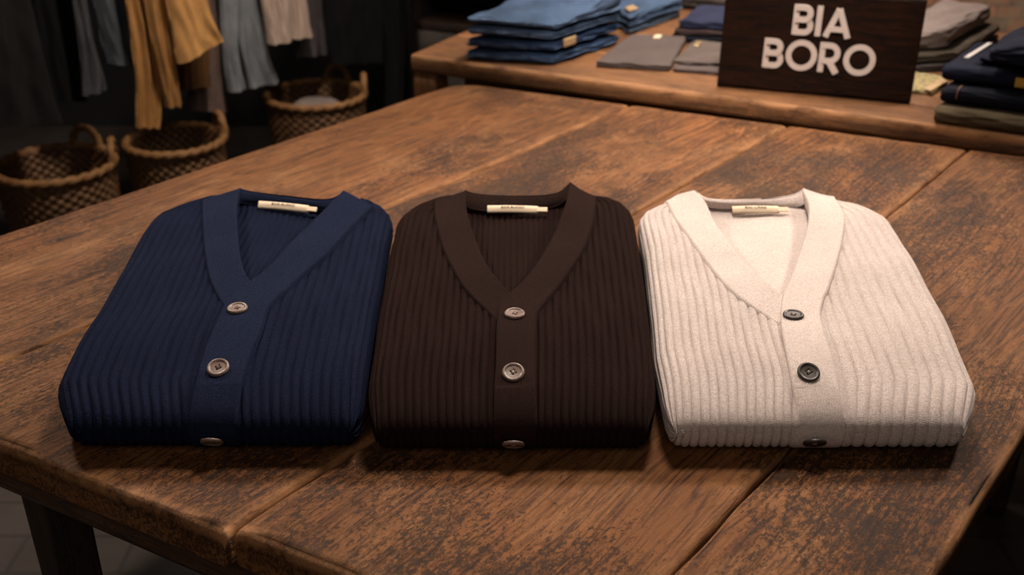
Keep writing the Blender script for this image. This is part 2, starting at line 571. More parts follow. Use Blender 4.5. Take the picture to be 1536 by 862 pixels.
def make_cardigan(key, rows, y0, y1, left_pairs, right_pairs, collar, label_px, buttons, nribs, groove, amp, inner_rib, text,
                  mats, label, **kw):
    g = Cardigan(rows, y0, y1, **kw)
    cx = float(np.mean(g.LR(np.array([y0 + .1]))))
    root = empty('cardigan', (cx, (y0 + y1) / 2, ZT), 0, label, 'cardigan', 'cardigans folded on the wooden table')
    mb, mf, mbut, mthr = mats

    # ---- body: rings of a rounded cross-section swept from the front fold to the shoulders
    ribl, ribr = key.get('ribs', (nribs / 2, nribs / 2))
    NT_ = int(max(ribl, ribr) * 2) * 9
    NB = NT_ - 1
    th = np.concatenate([np.linspace(0, 1, 110) ** 1.0])
    # row positions: dense on the front fold and at the back
    fr = y0 + g.rf * (1 - np.cos(np.linspace(0, PI / 2, 100)))
    md = np.linspace(y0 + g.rf, y1 - g.rb, 160)[1:-1]
    bk = y1 - g.rb * (1 - np.cos(np.linspace(PI / 2, 0, 34)))
    ys = np.concatenate([fr, md, bk])
    nr = len(ys)
    w = np.linspace(-1, 1, NT_ + 1)                     # across the upper skin by arc length
    L, R = g.LR0(ys)
    W = (R - L)
    EE = g.ends(ys)
    zt, zb = g.zt(ys), g.zb(ys)
    rs = g.rs
    qa = np.linspace(0, 1, 60)
    # arc-length table of the side curve (superellipse exponent 2.3)
    tt = 1 - np.cos(qa * PI / 2)
    V = np.empty((nr, NT_ + 1 + NB, 3))
    UV = np.zeros((nr, NT_ + 1 + NB, 2))
    slen = np.concatenate([[0], np.cumsum(np.hypot(np.diff(ys), np.diff(zt)))])
    hf = g.h - g.zm
    fx_, fz_ = tt * rs, hf * (1 - (1 - tt) ** g.pw) ** (1 / g.pw)
    arc = np.concatenate([[0], np.cumsum(np.hypot(np.diff(fx_), np.diff(fz_)))])
    A = arc[-1]
    for i in range(nr):
        hgt = zt[i] - g.zm
        half = W[i] / 2 - rs
        tot = half + A
        sarc = (1 - np.abs(w)) * tot
        d = np.where(sarc < A, np.interp(sarc, arc, fx_), rs + (sarc - A))
        z = np.where(sarc < A, hgt * (1 - (1 - np.clip(d / rs, 0, 1)) ** g.pw) ** (1 / g.pw), hgt)
        x = np.where(w < 0, L[i] + d, R[i] - d)
        x = x - np.sign(w) * EE[i] * np.clip((np.abs(w) - .72) / .28, 0, 1) ** 2
        q = np.clip(z / max(hgt, 1e-6), 0, 1)
        zz = g.zm + z + g.lump(x, np.full_like(x, ys[i])) * q * min((ys[i] - y0) / .08, 1)
        V[i, :NT_ + 1] = np.stack([x, np.full_like(x, ys[i]), ZT + zz], -1)
        UV[i, :NT_ + 1, 0] = np.where(w < 0, (w + 1) * ribl, ribl + w * ribr)
        UV[i, :, 1] = slen[i] / .0019
        # underside, right to left, with the same ribs running on
        dep = g.zm - zb[i]
        dn = np.clip(d[1:-1][::-1] / .022, 0, 1)
        zbb = g.zm - dep * np.sqrt(np.clip(1 - (1 - dn) ** 2, 0, 1))
        V[i, NT_ + 1:] = np.stack([x[1:-1][::-1], np.full(NB, ys[i]), ZT + zbb], -1)
        UV[i, NT_ + 1:, 0] = UV[i, 1:NT_, 0][::-1]
    # rib relief along the skin normal
    du = np.gradient(V, axis=1); dv = np.gradient(V, axis=0)
    N = np.cross(du, dv)
    ln = np.linalg.norm(N, axis=-1, keepdims=True)
    N = np.where(ln > 1e-12, N / np.maximum(ln, 1e-12), np.array([0, -1.0, 0]))
    N[0] = np.array([0, -1.0, 0])
    N[1] = N[1] * .5 + N[0] * .5
    N[1] /= np.linalg.norm(N[1], axis=-1, keepdims=True)
    ph = UV[..., 0] % 1.0
    rib = np.abs(np.sin(PI * ph)) ** groove
    st = .05 * np.abs(np.sin(PI * (UV[..., 1] + np.abs(ph - .5) * 1.4)))
    rel = amp * (rib - .8) * (1 + .25 * np.sin(UV[..., 1] * .07 + UV[..., 0] * 2.1)) + amp * st * rib
    mask = np.ones_like(rel)
    mask[:, NT_ + 1:] = np.clip(1 - (ys - y0 - .012) / .03, 0, 1)[:, None]
    V = V + N * (rel * mask)[..., None]
    # side fold line: the front panel overhangs the layers below it
    nc = NT_ + 1 + NB
    faces = grid_faces(nr, nc, True)
    V[..., 2] = np.maximum(V[..., 2], ZT + .0006)

    # ---- bands: back-project their edges onto the skin
    def edge(pairs, which, lifts):
        return np.array([g.hit(p[which][0], p[which][1], lf) for p, lf in zip(pairs, lifts)])

    def liftf(pairs, side):
        return [p[2] if len(p) > 2 else 0.0 for p in pairs]
    lp_in = edge(left_pairs, 0, liftf(left_pairs, 0)); lp_out = edge(left_pairs, 1, [0] * len(left_pairs))
    rp_in = edge(right_pairs, 0, liftf(right_pairs, 0)); rp_out = edge(right_pairs, 1, [0] * len(right_pairs))
    n_v = key['nv']                                   # pairs of the right strip that border the V
    # opening in the front panels
    mid = lambda a, b: a[:, :2] * .5 + b[:, :2] * .5
    ml = spline(mid(lp_in, lp_out)[:key['nl']], 60)
    mr = spline(mid(rp_in, rp_out)[:n_v], 60)
    yb = max(ml[0, 1], mr[0, 1])
    poly = np.concatenate([[[ml[0, 0], y1 + .05]], ml, mr[::-1], [[mr[0, 0], y1 + .05]]])
    cen = V.reshape(-1, 3)[faces].mean(1)
    kcol = np.tile(np.arange(nc), nr - 1)
    is_top = kcol < NT_
    cut = is_top & in_poly(cen[:, 0], cen[:, 1], poly) & (cen[:, 2] > ZT + g.zm * .9)
    faces = faces[~cut]
    mesh('body', V.reshape(-1, 3), faces, mb, root, uv=UV.reshape(-1, 2))

    # ---- bands
    def band(name, pin, pout, lifts, n, tuck, mat, h0=.0040, wrap=None):
        a = spline(np.column_stack([pin[:, :2], pout[:, :2], np.asarray(lifts)[:, None], np.asarray(tuck)[:, None]]), n)
        f = np.concatenate([[-.02, 0, .015, .04], np.linspace(.07, .93, 44), [.965, .99, 1.0, 1.0, .985, .95]])
        zo = np.concatenate([[-.004, .0008, .0026, h0], np.full(44, h0), [h0, .0028, .001, -.004, -.011, -.018]])
        x = a[:, None, 2] * (1 - f) + a[:, None, 0] * f
        y = a[:, None, 3] * (1 - f) + a[:, None, 1] * f
        fc = np.clip(f, 0, 1)
        z = g.topc(x, y) + a[:, None, 4] * fc ** 1.4 + np.minimum(zo, 0)[None]
        n_ = g.normal(x, y)
        wdt = np.hypot(a[:, 2] - a[:, 0], a[:, 3] - a[:, 1])[:, None]
        fine = .0005 * np.sin(2 * PI * f[None] * wdt / .0030) * ((f > .03) & (f < .97))
        P = np.stack([x, y, z], -1) + n_ * (fine + np.maximum(zo, 0)[None] - a[:, None, 5])[..., None]
        ln_ = np.concatenate([[0], np.cumsum(np.hypot(*np.diff(.5 * (a[:, :2] + a[:, 2:4]), axis=0).T))])
        uv = np.stack([np.broadcast_to(f[None] * wdt / .0030, x.shape), np.broadcast_to(ln_[:, None] / .0022, x.shape)], -1)
        if wrap is not None:          # carry the strip round the front fold and underneath
            ext, uve = [], []
            xl, xr = a[-1, 0], a[-1, 2]
            xx = xr * (1 - f) + xl * f
            prof = []
            ya = y[-1].mean()
            for yq in np.linspace(ya, y0, 26)[1:]:
                prof.append((yq, float(g.zt(np.array(yq)))))
            for k_ in .030 * np.linspace(0, 1, 18)[1:] ** 2:
                prof.append((y0 + k_, float(g.zb(np.array(y0 + k_)))))
            prof = np.array(prof)
            tg = np.gradient(prof, axis=0); tg /= np.linalg.norm(tg, axis=1)[:, None]
            nn = np.stack([tg[:, 1], -tg[:, 0]], -1)      # outward
            nn *= np.sign((nn[:, 0] * -1 + .2))[:, None] if False else 1
            for kk, ((yq, zq), nv) in enumerate(zip(prof, nn)):
                hug = 1 - .75 * min(1, kk / 22)
                o_ = (zo + .0022 + .0005 * np.sin(2 * PI * f * wdt[-1] / .0030)) * hug
                o_ = np.maximum(o_, -.006)
                nv2 = nv if nv[0] < .2 else -nv
                ext.append(np.stack([xx, yq + nv2[0] * o_, np.maximum(ZT + zq + nv2[1] * o_, ZT + .0004)], -1))
                uve.append(np.stack([f * wdt[-1] / .0030, np.full_like(f, ln_[-1] / .0022 + len(ext))], -1))
            P = np.concatenate([P, np.array(ext)]); uv = np.concatenate([uv, np.array(uve)])
        fcs = grid_faces(P.shape[0], P.shape[1])
        return mesh(name, P.reshape(-1, 3), fcs[:, ::-1] if name == 'button_band' else fcs, mat, root, uv=uv.reshape(-1, 2))

    nl = len(left_pairs)
    tl = [0.0] * nl
    tl[-1] = .003; tl[-2] = .001
    band('neck_band', lp_in, lp_out, liftf(left_pairs, 0), 110, tl, mf)
    band('button_band', rp_in, rp_out, liftf(right_pairs, 0), 170, [-.0022] * len(right_pairs), mf, wrap=True)

    # ---- inside of the back, seen through the V
    allp = np.concatenate([poly])
    x0_, x1_ = allp[:, 0].min(), allp[:, 0].max()
    yA = min(ml[:, 1].min(), mr[:, 1].min()) - .01
    cb_ = np.array([at(px, py, ZT + z) for px, py, z in collar['bottom']])
    ct_ = np.array([at(px, py, ZT + z) for px, py, z in collar['top']])
    yZ = cb_[:, 1].max() + .004
    nx, ny = (int((x1_ - x0_) / .0011), 90)
    xs = np.linspace(x0_, x1_, nx); yq = np.linspace(yA, yZ, ny)
    ol, orr = np.argsort(ml[:, 1]), np.argsort(mr[:, 1])
    xl_ = np.interp(yq, ml[ol, 1], ml[ol, 0]) - .012
    xr_ = np.interp(yq, mr[orr, 1], mr[orr, 0]) + .012
    X = xl_[:, None] + (xr_ - xl_)[:, None] * np.linspace(0, 1, nx)[None]
    Y = np.repeat(yq[:, None], nx, 1)
    zc = cb_[:, 2].mean()
    base = np.minimum(g.topc(X, Y) - .019, zc - .002 + (0 * X))
    blend = np.clip((Y - (yZ - .07)) / .07, 0, 1)
    Z = base * (1 - blend ** 2) + zc * blend ** 2
    Z = np.minimum(Z, g.topc(X, Y) - .008)
    per = (g.LR(np.array(y0 + .25))[1] - g.LR(np.array(y0 + .25))[0]) / nribs * 1.05
    U = (X - x0_) / per
    if inner_rib:
        Z = Z + .0030 * (np.abs(np.sin(PI * U)) ** .75 - .8)
    else:
        U = U * 2.5
    mesh('inner_back', np.stack([X, Y, Z], -1).reshape(-1, 3), grid_faces(ny, nx), mb if inner_rib else mf, root,
         uv=np.stack([U, Y / .0019], -1).reshape(-1, 2))

    # ---- standing collar at the back of the neck
    n = 80
    B = spline(cb_, n); T = spline(ct_, n)
    outw = np.array([0, 1, 0])
    cols, zo = [], []
    for f in np.linspace(0, 1, 14):
        bulge = -.003 * math.sin(PI * f)
        cols.append(B * (1 - f) + T * f + np.array([0, bulge, 0]))
    for f in np.linspace(1, 0, 10):
        r = .007
        cols.append(B * (1 - f) + T * f + np.array([0, r * (1 + .4 * (1 - f)), .0035 * math.sin(PI * min(1, (1 - f) * 4)) * (f > .7) - (.02 * (1 - f) ** 2)]))
    C = np.array(cols).transpose(1, 0, 2)
    uvc = np.stack(np.meshgrid(np.linspace(0, 8, C.shape[1]), np.linspace(0, 50, n)), -1)
    mesh('collar_band', C.reshape(-1, 3), grid_faces(n, C.shape[1])[:, ::-1], mf, root, uv=uvc.reshape(-1, 2))
    # seam cord between collar and back
    v, f = tube(spline(cb_ + np.array([0, -.001, .0005]), 60), .0013, 6)
    mesh('collar_seam', v, f, M['seam_grey'] if not inner_rib else mb, root)

    # ---- woven label and size tag
    (la, lb, lh, lz) = label_px
    A = at(*la, ZT + lz); Bp = at(*lb, ZT + lz)
    m_, k_ = 30, 8
    up = np.array([0, .011, lh * .62])
    P = []
    for j in range(k_):
        fj = j / (k_ - 1)
        row = []
        for i in range(m_):
            fi = i / (m_ - 1)
            c = A * (1 - fi) + Bp * fi
            bow = math.sin(PI * fi)
            row.append(c + up * fj + np.array([0, -.001 * bow, .0012 * bow + .0022 * math.sin(PI * fj)]))
        P.append(row)
    P = np.array(P)
    back = P[::-1] + np.array([0, .0016, -.0002])
    shell = np.concatenate([P, back])
    lab = mesh('neck_label', shell.reshape(-1, 3), grid_faces(2 * k_, m_, False, True), M['label'], root)
    lab['label'] = 'cream woven label'
    if text:
        cu = bpy.data.curves.new('print', 'FONT')
        cu.body = text
        cu.size = lh * .46
        cu.align_x = 'CENTER'; cu.align_y = 'CENTER'
        cu.extrude = .00012
        cu.offset = .00002
        to = bpy.data.objects.new('tmp', cu)
        COL.objects.link(to)
        dg = bpy.context.evaluated_depsgraph_get()
        me = bpy.data.meshes.new_from_object(to.evaluated_get(dg))
        bpy.data.objects.remove(to)
        vv = np.empty(len(me.vertices) * 3, np.float32); me.vertices.foreach_get('co', vv); vv = vv.reshape(-1, 3).astype(float)
        fl = [tuple(p.vertices) for p in me.polygons]
        bpy.data.meshes.remove(me)
        ex = (Bp - A); ll = np.linalg.norm(ex); ex /= ll
        sx = min(1.5, ll * .46 / (vv[:, 0].max() - vv[:, 0].min()))
        fi = vv[:, 0] * sx / ll + .5
        fj = vv[:, 1] / lh + .62
        bow = np.sin(PI * fi)
        pos = A[None] * (1 - fi[:, None]) + Bp[None] * fi[:, None] + up[None] * fj[:, None]
        pos[:, 1] += -.001 * bow - .0003
        pos[:, 2] += .0012 * bow + .0022 * np.sin(PI * fj) + .0005 + vv[:, 2]
        mesh('label_print', pos, fl, M['ink'], lab, smooth=False)
    tx = (Bp - A) / np.linalg.norm(Bp - A)
    q, fq, b = rbox(8, 2, 6, .009, .0006, lh * .36, .0005)
    tp = Bp + tx * .006 + np.array([0, .004, lh * .42])
    tag = mesh('size_tag', tp + q[:, [0]] * tx + q[:, [1]] * np.array([0, -.5, .87]) + q[:, [2]] * np.array([0, .87, .5]), fq, M['label'], root)

    # ---- buttons
    for k, (px, py, mode) in enumerate(buttons):
        if mode == 'edge':
            c0 = at(px, py, ZT + .023)
            c0[1] = y0 - .003
            nrm = np.array([0, -.74, -.67])
        else:
            c0 = g.hit(px, py, .006)
            nrm = g.normal(np.array(c0[0]), np.array(c0[1]))
            nrm = nrm + np.array(mode)
            n0 = g.normal(np.array(c0[0]), np.array(c0[1]))
            nrm /= np.linalg.norm(nrm)
            sn = math.sqrt(max(0, 1 - float(nrm @ n0) ** 2))
            c0 = g.hit(px, py, .0075 + .0126 * sn * .8)
        xax = np.cross(np.array([0, 1, .15]), nrm); xax /= np.linalg.norm(xax)
        yax = np.cross(nrm, xax)
        rad = key.get('br', .0132)
        rr = np.concatenate([np.linspace(.02, .60, 26), np.linspace(.64, 1.0, 18)])
        na = 72
        aa = np.linspace(0, 2 * PI, na, endpoint=False)
        Rr, Aa = np.meshgrid(rr, aa, indexing='ij')
        prof = np.where(Rr < .68, -.0004 - .0004 * np.cos(Rr / .68 * PI / 2), 0.0)
        prof = np.where(Rr >= .68, .0010 * np.sin(np.clip((Rr - .68) / .32, 0, 1) * PI) ** .7 - .0012 * np.clip((Rr - .86) / .14, 0, 1) ** 2, prof)
        hx, hy = Rr * np.cos(Aa), Rr * np.sin(Aa)
        tw = .35 + k
        for m4 in range(4):
            ang = m4 * PI / 2 + tw
            dx, dy = hx - .21 * math.cos(ang), hy - .21 * math.sin(ang)
            prof = prof - .0045 / (1 + np.exp((np.hypot(dx, dy) - .085) * 90))
        pts = np.stack([hx * rad, hy * rad, prof + .0014], -1)
        side = np.stack([np.cos(aa) * rad * .97, np.sin(aa) * rad * .97, np.full(na, -.0014)], -1)
        side2 = np.stack([np.cos(aa) * rad * .8, np.sin(aa) * rad * .8, np.full(na, -.0022)], -1)
        pts = np.concatenate([pts, side[None], side2[None]])
        nrw = pts.shape[0]
        pl = pts.reshape(-1, 3)
        fl = [tuple(q) for q in grid_faces(nrw, na, True)[:, ::-1]]
        fl.append(tuple(range(na))); fl.append(tuple(range((nrw - 1) * na, nrw * na))[::-1])
        Wd = lambda p: c0 + p[:, [0]] * xax + p[:, [1]] * yax + p[:, [2]] * nrm
        bo = mesh('button', Wd(pl), fl, mbut, root)
        # sewing thread between the holes
        segs = []
        hp = [(.21 * rad * math.cos(m4 * PI / 2 + tw), .21 * rad * math.sin(m4 * PI / 2 + tw)) for m4 in range(4)]
        for a_, b_ in ((0, 2), (1, 3)):
            t_ = np.linspace(0, 1, 12)
            path = np.stack([hp[a_][0] * (1 - t_) + hp[b_][0] * t_, hp[a_][1] * (1 - t_) + hp[b_][1] * t_,
                             .0004 + .0011 * np.sin(PI * t_) ** .6 - .0016 * (np.abs(t_ - .5) > .45)], -1)
            segs.append(tube(path, .00042, 6))
        v, f = join(segs)
        mesh('thread', Wd(v), f, mthr, bo)
    return g


CB = [0, 0]
navy_rows = [(648, 99, 541, .03), (600, 88, 547, .04), (550, 112, 553, .045), (500, 143, 561, .045), (450, 170, 570, .045), (400, 195, 578, .045), (370, 211, 583, .045),
             (345, 224, 587, .047), (336, 229, 589, .05), (326, 236, 587, .053), (314, 263, 574, .056), (302, 298, 546, .058), (294, 328, 524, .058), (286, 350, 510, .058)]
nL = [((362, 285), (303, 302), .013), ((357, 300), (303, 318), .009), ((356, 331), (304, 345), .006), ((360, 380), (308, 390), .002), ((367, 408), (316, 425), .0),
      ((380, 428), (332, 455), .0), ((398, 446), (350, 478), .0)]
nR = [((515, 290), (560, 314), .013), ((496, 309), (546, 326), .010), ((475, 330), (524, 348), .008), ((451, 354), (497, 378), .003), ((407, 400), (457, 414), .0), ((378, 424), (428, 440), .0),
      ((347, 446), (404, 464), .0), ((327, 482), (394, 494), .0), ((307, 531), (376, 536), .0), ((294, 580), (363, 582), .0)]
make_cardigan(dict(nv=7, nl=6), navy_rows, 1.005, 1.680, nL, nR,
              dict(bottom=[(352, 300, .070), (365, 305, .062), (430, 310, .060), (490, 315, .061), (508, 312, .068)], top=[(358, 285, .080), (368, 288, .077), (430, 297, .073), (495, 301, .073), (517, 290, .080)]),
              ((387, 312), (462, 319), .0125, .0595), [(356, 462, (0, -.05, 0)), (327, 551, (.05, -.28, 0)), (320, 658, 'edge')],
              36, .75, .0036, True, 'BAIE BUREO', (M['navy'], M['navy_band'], M['button_tan'], M['thread_brown']),
              'navy blue ribbed cardigan folded on the table with taupe buttons')

brown_rows = [(648, 556, 979, .03), (600, 553, 983, .04), (550, 560, 980, .045), (500, 566, 974, .045), (450, 575, 968, .045), (400, 583, 961, .045), (370, 590, 956, .045),
              (345, 594, 953, .047), (336, 598, 952, .05), (326, 606, 949, .053), (314, 622, 940, .056), (303, 648, 921, .058), (295, 675, 897, .058), (286, 700, 868, .058)]
bL = [((699, 289), (651, 303), .013), ((700, 316), (652, 328), .009), ((711, 354), (664, 374), .003), ((734, 405), (690, 426), .0), ((750, 425), (706, 446), .0), ((768, 443), (726, 464), .0), ((790, 462), (748, 486), .0)]
bR = [((854, 277), (894, 299), .017), ((851, 300), (893, 316), .011), ((846, 316), (890, 335), .009), ((831, 354), (875, 377), .003), ((803, 403), (847, 421), .0), ((778, 432), (825, 449), .0),
      ((752, 456), (807, 473), .0), ((745, 490), (804, 500), .0), ((743, 550), (804, 550), .0), ((741, 585), (804, 585), .0)]
make_cardigan(dict(nv=7, nl=6), brown_rows, 1.000, 1.680, bL, bR,
              dict(bottom=[(694, 303, .070), (706, 313, .061), (770, 316, .059), (832, 310, .061), (850, 300, .070)], top=[(697, 288, .080), (710, 292, .076), (770, 296, .073), (835, 292, .076), (856, 277, .084)]),
              ((731, 319), (807, 320), .0125, .0595), [(772, 470, (0, -.05, 0)), (770, 558, (0, -.30, 0)), (770, 658, 'edge')],
              42, .75, .0036, True, 'BAIE BUREO', (M['brown'], M['brown_band'], M['button_tan'], M['thread_pale']),
              'dark brown ribbed cardigan folded on the table with taupe buttons')

beige_rows = [(648, 999, 1453, .03), (600, 992, 1462, .04), (550, 982, 1440, .045), (500, 978, 1416, .045), (450, 973, 1390, .045), (400, 967, 1365, .045), (370, 962, 1350, .045),
              (345, 958, 1335, .047), (336, 958, 1329, .05), (326, 963, 1315, .053), (314, 984, 1294, .056), (303, 1010, 1262, .058), (295, 1030, 1238, .058), (286, 1050, 1205, .058)]
eL = [((1042, 288), (996, 306), .013), ((1058, 305), (1006, 318), .009), ((1074, 339), (1024, 346), .004), ((1109, 387), (1058, 394), .0), ((1144, 420), (1098, 440), .0), ((1172, 443), (1134, 466), .0), ((1196, 460), (1168, 486), .0)]
eR = [((1203, 287), (1252, 300), .014), ((1212, 310), (1266, 325), .009), ((1211, 342), (1265, 354), .005), ((1198, 388), (1256, 395), .001), ((1184, 425), (1243, 435), .0), ((1174, 446), (1234, 456), .0),
      ((1171, 470), (1231, 478), .0), ((1172, 500), (1238, 508), .0), ((1181, 548), (1251, 551), .0), ((1188, 585), (1258, 585), .0)]
make_cardigan(dict(nv=6, nl=6, ribs=(20, 15)), beige_rows, 1.003, 1.680, eL, eR,
              dict(bottom=[(1050, 303, .070), (1064, 312, .061), (1130, 314, .059), (1195, 311, .061), (1212, 304, .070)], top=[(1043, 288, .080), (1060, 300, .075), (1130, 302, .073), (1192, 294, .075), (1205, 287, .081)]),
              ((1099, 320), (1169, 320), .0125, .0595), [(1190, 472, (0, -.03, 0)), (1213, 558, (-.04, -.26, 0)), (1220, 659, 'edge')],
              38, .50, .0036, False, 'BAI URRE', (M['beige'], M['beige_band'], M['button_dark'], M['thread_pale']),
              'pale oatmeal cardigan folded on the table with dark brown buttons')

# ------------------------------------------------------------------ big table
ANG = math.atan2(.787, .617)
TC = np.array([-1.111, 1.321])              # front corner of the top, plank direction = own x
ux = np.array([math.cos(ANG), math.sin(ANG)])
uy = np.array([math.sin(ANG), -math.cos(ANG)])      # away from the first long edge (own -y)
table = empty('display_table', (TC[0], TC[1], 0), ANG, 'large aged brown plank table the three cardigans lie on', 'table')
sm = lambda t: np.clip(t, 0, 1) ** 2 * (3 - 2 * np.clip(t, 0, 1))
a0 = .354


def seam(k, x):
    """lateral position of plank boundary k at distance x along the boards (old boards, sawn tapering)"""
    if k == 0: return 0 * x
    if k == 1: return .400 + .035 * sm((x - .3) / .9)
    if k == 2: return 0.915 - .130 * sm((x - .36) / .85)
    if k == 3: return 1.310 - .168 * sm((x - .64) / .70)
    return 1.515 + 0 * x


front = lambda l: .17 * l
farx = lambda l: 1.588 + .235 * l
TH = .05
rs_ = np.random.RandomState(3)
for k in range(4):
    nx, nl_ = 170, 34
    # cross-section loop of the plank: top then underside, rounded arrises
    u = np.linspace(0, 1, nl_)
    fx = np.linspace(0, 1, nx)
    e = .004
    w1 = wob(rs_, 6, .0011, 8, 60); w2 = wob(rs_, 6, .0011, 8, 60); wt = wob(rs_, 8, .0012, 4, 26)
    we = wob(rs_, 8, .0022, 10, 70)
    rows, wear = [], []
    ends = [(-0.0, .010), (-.004, .010), (0.004, .008), (0, 0)][k]
    dfr = [0.0, -.006, .004, .0][k]
    def pt(fx_, lat_f, z):
        # solve for the lateral coordinate at this distance
        l = lat_f
        return l
    # ring around the section: list of (lateral fraction, z, inset)
    sec = []
    for q in np.linspace(0, PI / 2, 6): sec.append((0, TH - .006 + .006 * math.sin(q), .006 * (1 - math.cos(q)), 1))
    for q in u[1:-1]: sec.append((q, TH, 0, 0))
    for q in np.linspace(PI / 2, 0, 6): sec.append((1, TH - .006 + .006 * math.sin(q), -.006 * (1 - math.cos(q)), 1))
    sec.append((1, TH - .012, 0, 0)); sec.append((1, .003, 0, 0)); sec.append((1, 0, -.003, 0)); sec.append((.5, 0, 0, 0)); sec.append((0, 0, .003, 0)); sec.append((0, .003, 0, 0)); sec.append((0, TH - .012, 0, 0))
    # stations along the board with rounded ends
    st = [(0, .007), (0, .0035), (0, .0008)] + [(f, 0) for f in fx[0:]] + [(1, .0008), (1, .0035), (1, .007)]
    st_in = {0: 0}
    V, WR = [], []
    endprof = [(0.0, .0160), (0.0, .0075), (.0005, .0052), (.002, .0028), (.0045, .001), (.0075, 0.0)]   # (inset along board, drop of the top)
    stations = [(d, drop, 0) for d, drop in endprof] + [(f, 0, 1) for f in np.linspace(.012, .988, nx)] + [(d, drop, 2) for d, drop in endprof[::-1]]
    for sv, drop, typ in stations:
        row, wr = [], []
        for lf, z, ins, arr in sec:
            x = .8
            for _ in range(5):
                xx = np.array(x)
                A_, B_ = float(seam(k, xx)), float(seam(k + 1, xx))
                gap = .0022
                A2, B2 = A_ + (gap if k > 0 else 0), B_ - (gap if k < 3 else 0)
                l = A2 + (B2 - A2) * lf + ins
                xs, xe = front(l) + dfr + float(we(l * 1.0, k * 2.0)) * .8, farx(l) + float(we(l, 9.0))
                if k == 0:       # rounded far corner
                    rc = .07
                    if l < rc: xe -= rc - math.sqrt(max(0, rc * rc - (rc - l) ** 2))
                x = xs + sv if typ == 0 else (xe - sv if typ == 2 else xs + .0075 + (xe - xs - .015) * (sv - .012) / .976)
            l2 = l + (float(w1(x, 0)) if lf == 0 else float(w2(x, 0)) if lf == 1 else 0)
            zz = z
            if z > .02:
                zz = z - .0012 - drop + float(wt(x, l * 2)) * (1 if typ == 1 else .3) * .6
                # edges of old boards are rounded over irregularly
                dd = min(l - A_, B_ - l)
                outer = (k == 0 and lf < .3) or (k == 3 and lf > .7)
                zz -= .0030 * math.exp(-max(dd, 0) / .006) * (1.6 if outer else 1)
                df = min(x - xs, xe - x)
                zz -= .003 * math.exp(-max(df, 0) / .012)
            row.append((x, -l2, zz + ZT - TH))
            dd = min(l - A_, B_ - l); df = min(x - xs, xe - x)
            db_ = max(B_ - l, 0)
            wr.append((math.exp(-max(dd, 0) / .0035) + (.9 * math.exp(-db_ / .0065) if k < 3 else math.exp(-db_ / .005)) + .95 * math.exp(-max(df, 0) / .0085)) * (z > TH - .009) * (drop < .01))
        V.append(row); WR.append(wr)
    V = np.array(V)
    nrw, ncl = V.shape[:2]
    fl = [tuple(q) for q in grid_faces(nrw, ncl, True)]
    fl.append(tuple(range(ncl))[::-1]); fl.append(tuple(range((nrw - 1) * ncl, nrw * ncl)))
    mesh('plank', V.reshape(-1, 3), fl, M['table'], table, attr={'wear': np.array(WR).ravel()}, world=False)


def oriented_box(name, mat, parent, p0, p1, thick, z0, z1, r=.004):
    """upright board from p0 to p1 (own frame), thickness to the left of the run"""
    p0, p1 = np.array(p0), np.array(p1)
    d = p1 - p0; ln = np.linalg.norm(d); d /= ln
    n_ = np.array([-d[1], d[0]])
    q, f, b = rbox(30, 4, 6, ln / 2, thick / 2, (z1 - z0) / 2, r)
    c = (p0 + p1) / 2 + n_ * thick / 2
    o = mesh(name, q, f, mat, parent, world=False)
    o.location = (c[0], c[1], (z0 + z1) / 2)
    o.rotation_euler = (0, 0, math.atan2(d[1], d[0]))
    return o


ins = .018
FL = lambda l: (front(l) + ins, -l)
za, zb_ = ZT - TH - .062, ZT - TH
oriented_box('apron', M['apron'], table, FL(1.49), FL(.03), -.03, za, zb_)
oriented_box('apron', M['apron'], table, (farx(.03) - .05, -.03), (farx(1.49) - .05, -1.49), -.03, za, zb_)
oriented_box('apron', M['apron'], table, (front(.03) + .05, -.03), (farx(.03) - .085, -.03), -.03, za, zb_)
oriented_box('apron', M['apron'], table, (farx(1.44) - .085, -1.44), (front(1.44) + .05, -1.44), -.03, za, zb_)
best = None
for l_ in np.linspace(.02, .7, 200):          # the one leg the photograph shows
    xy = TC + ux * (front(l_) + .082) + uy * l_
    d_ = xy[1] * cP + (HC - .6) * sP
    e_ = abs(768 + F * xy[0] / d_ - 82)
    if best is None or e_ < best[0]: best = (e_, l_)
ly = best[1]
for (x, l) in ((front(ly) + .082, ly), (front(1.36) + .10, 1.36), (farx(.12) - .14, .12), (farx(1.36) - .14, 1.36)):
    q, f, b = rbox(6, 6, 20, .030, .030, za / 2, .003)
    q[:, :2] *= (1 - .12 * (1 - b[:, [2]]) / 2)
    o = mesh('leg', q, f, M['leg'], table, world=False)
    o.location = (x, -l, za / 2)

# ------------------------------------------------------------------ table behind
d2 = np.array([1.292, -.653]); d2 /= np.linalg.norm(d2)
n2 = np.array([-d2[1], d2[0]])
BC = np.array([-.262, 2.712])
back = empty('back_table', (BC[0], BC[1], 0), math.atan2(d2[1], d2[0]), 'second wooden table behind, carrying the folded jeans and the sign', 'table')
BL, BD = 1.95, .95
for k in range(4):
    y_a, y_b = BD * k / 4 + .0012, BD * (k + 1) / 4 - .0012
    q, f, b = rbox(90, 12, 4, BL / 2, (y_b - y_a) / 2, .0225, .006)
    rs_ = np.random.RandomState(20 + k); wq = wob(rs_, 6, .0016, 6, 40)
    q[:, 1] += wq(q[:, 0], 0) * (np.abs(b[:, 1]) > .9); q[:, 2] += wq(q[:, 0] * .7, q[:, 1]) * .4 * (b[:, 2] > .9)
    wr = (np.exp(-(1 - np.abs(b[:, 1])) * .12 / .010) + np.exp(-(1 - np.abs(b[:, 0])) * .9 / .015)) * (b[:, 2] > 0)
    o = mesh('plank', q, f, M['back_table'], back, attr={'wear': wr}, world=False)
    o.location = (BL / 2, (y_a + y_b) / 2, ZB - .0225)
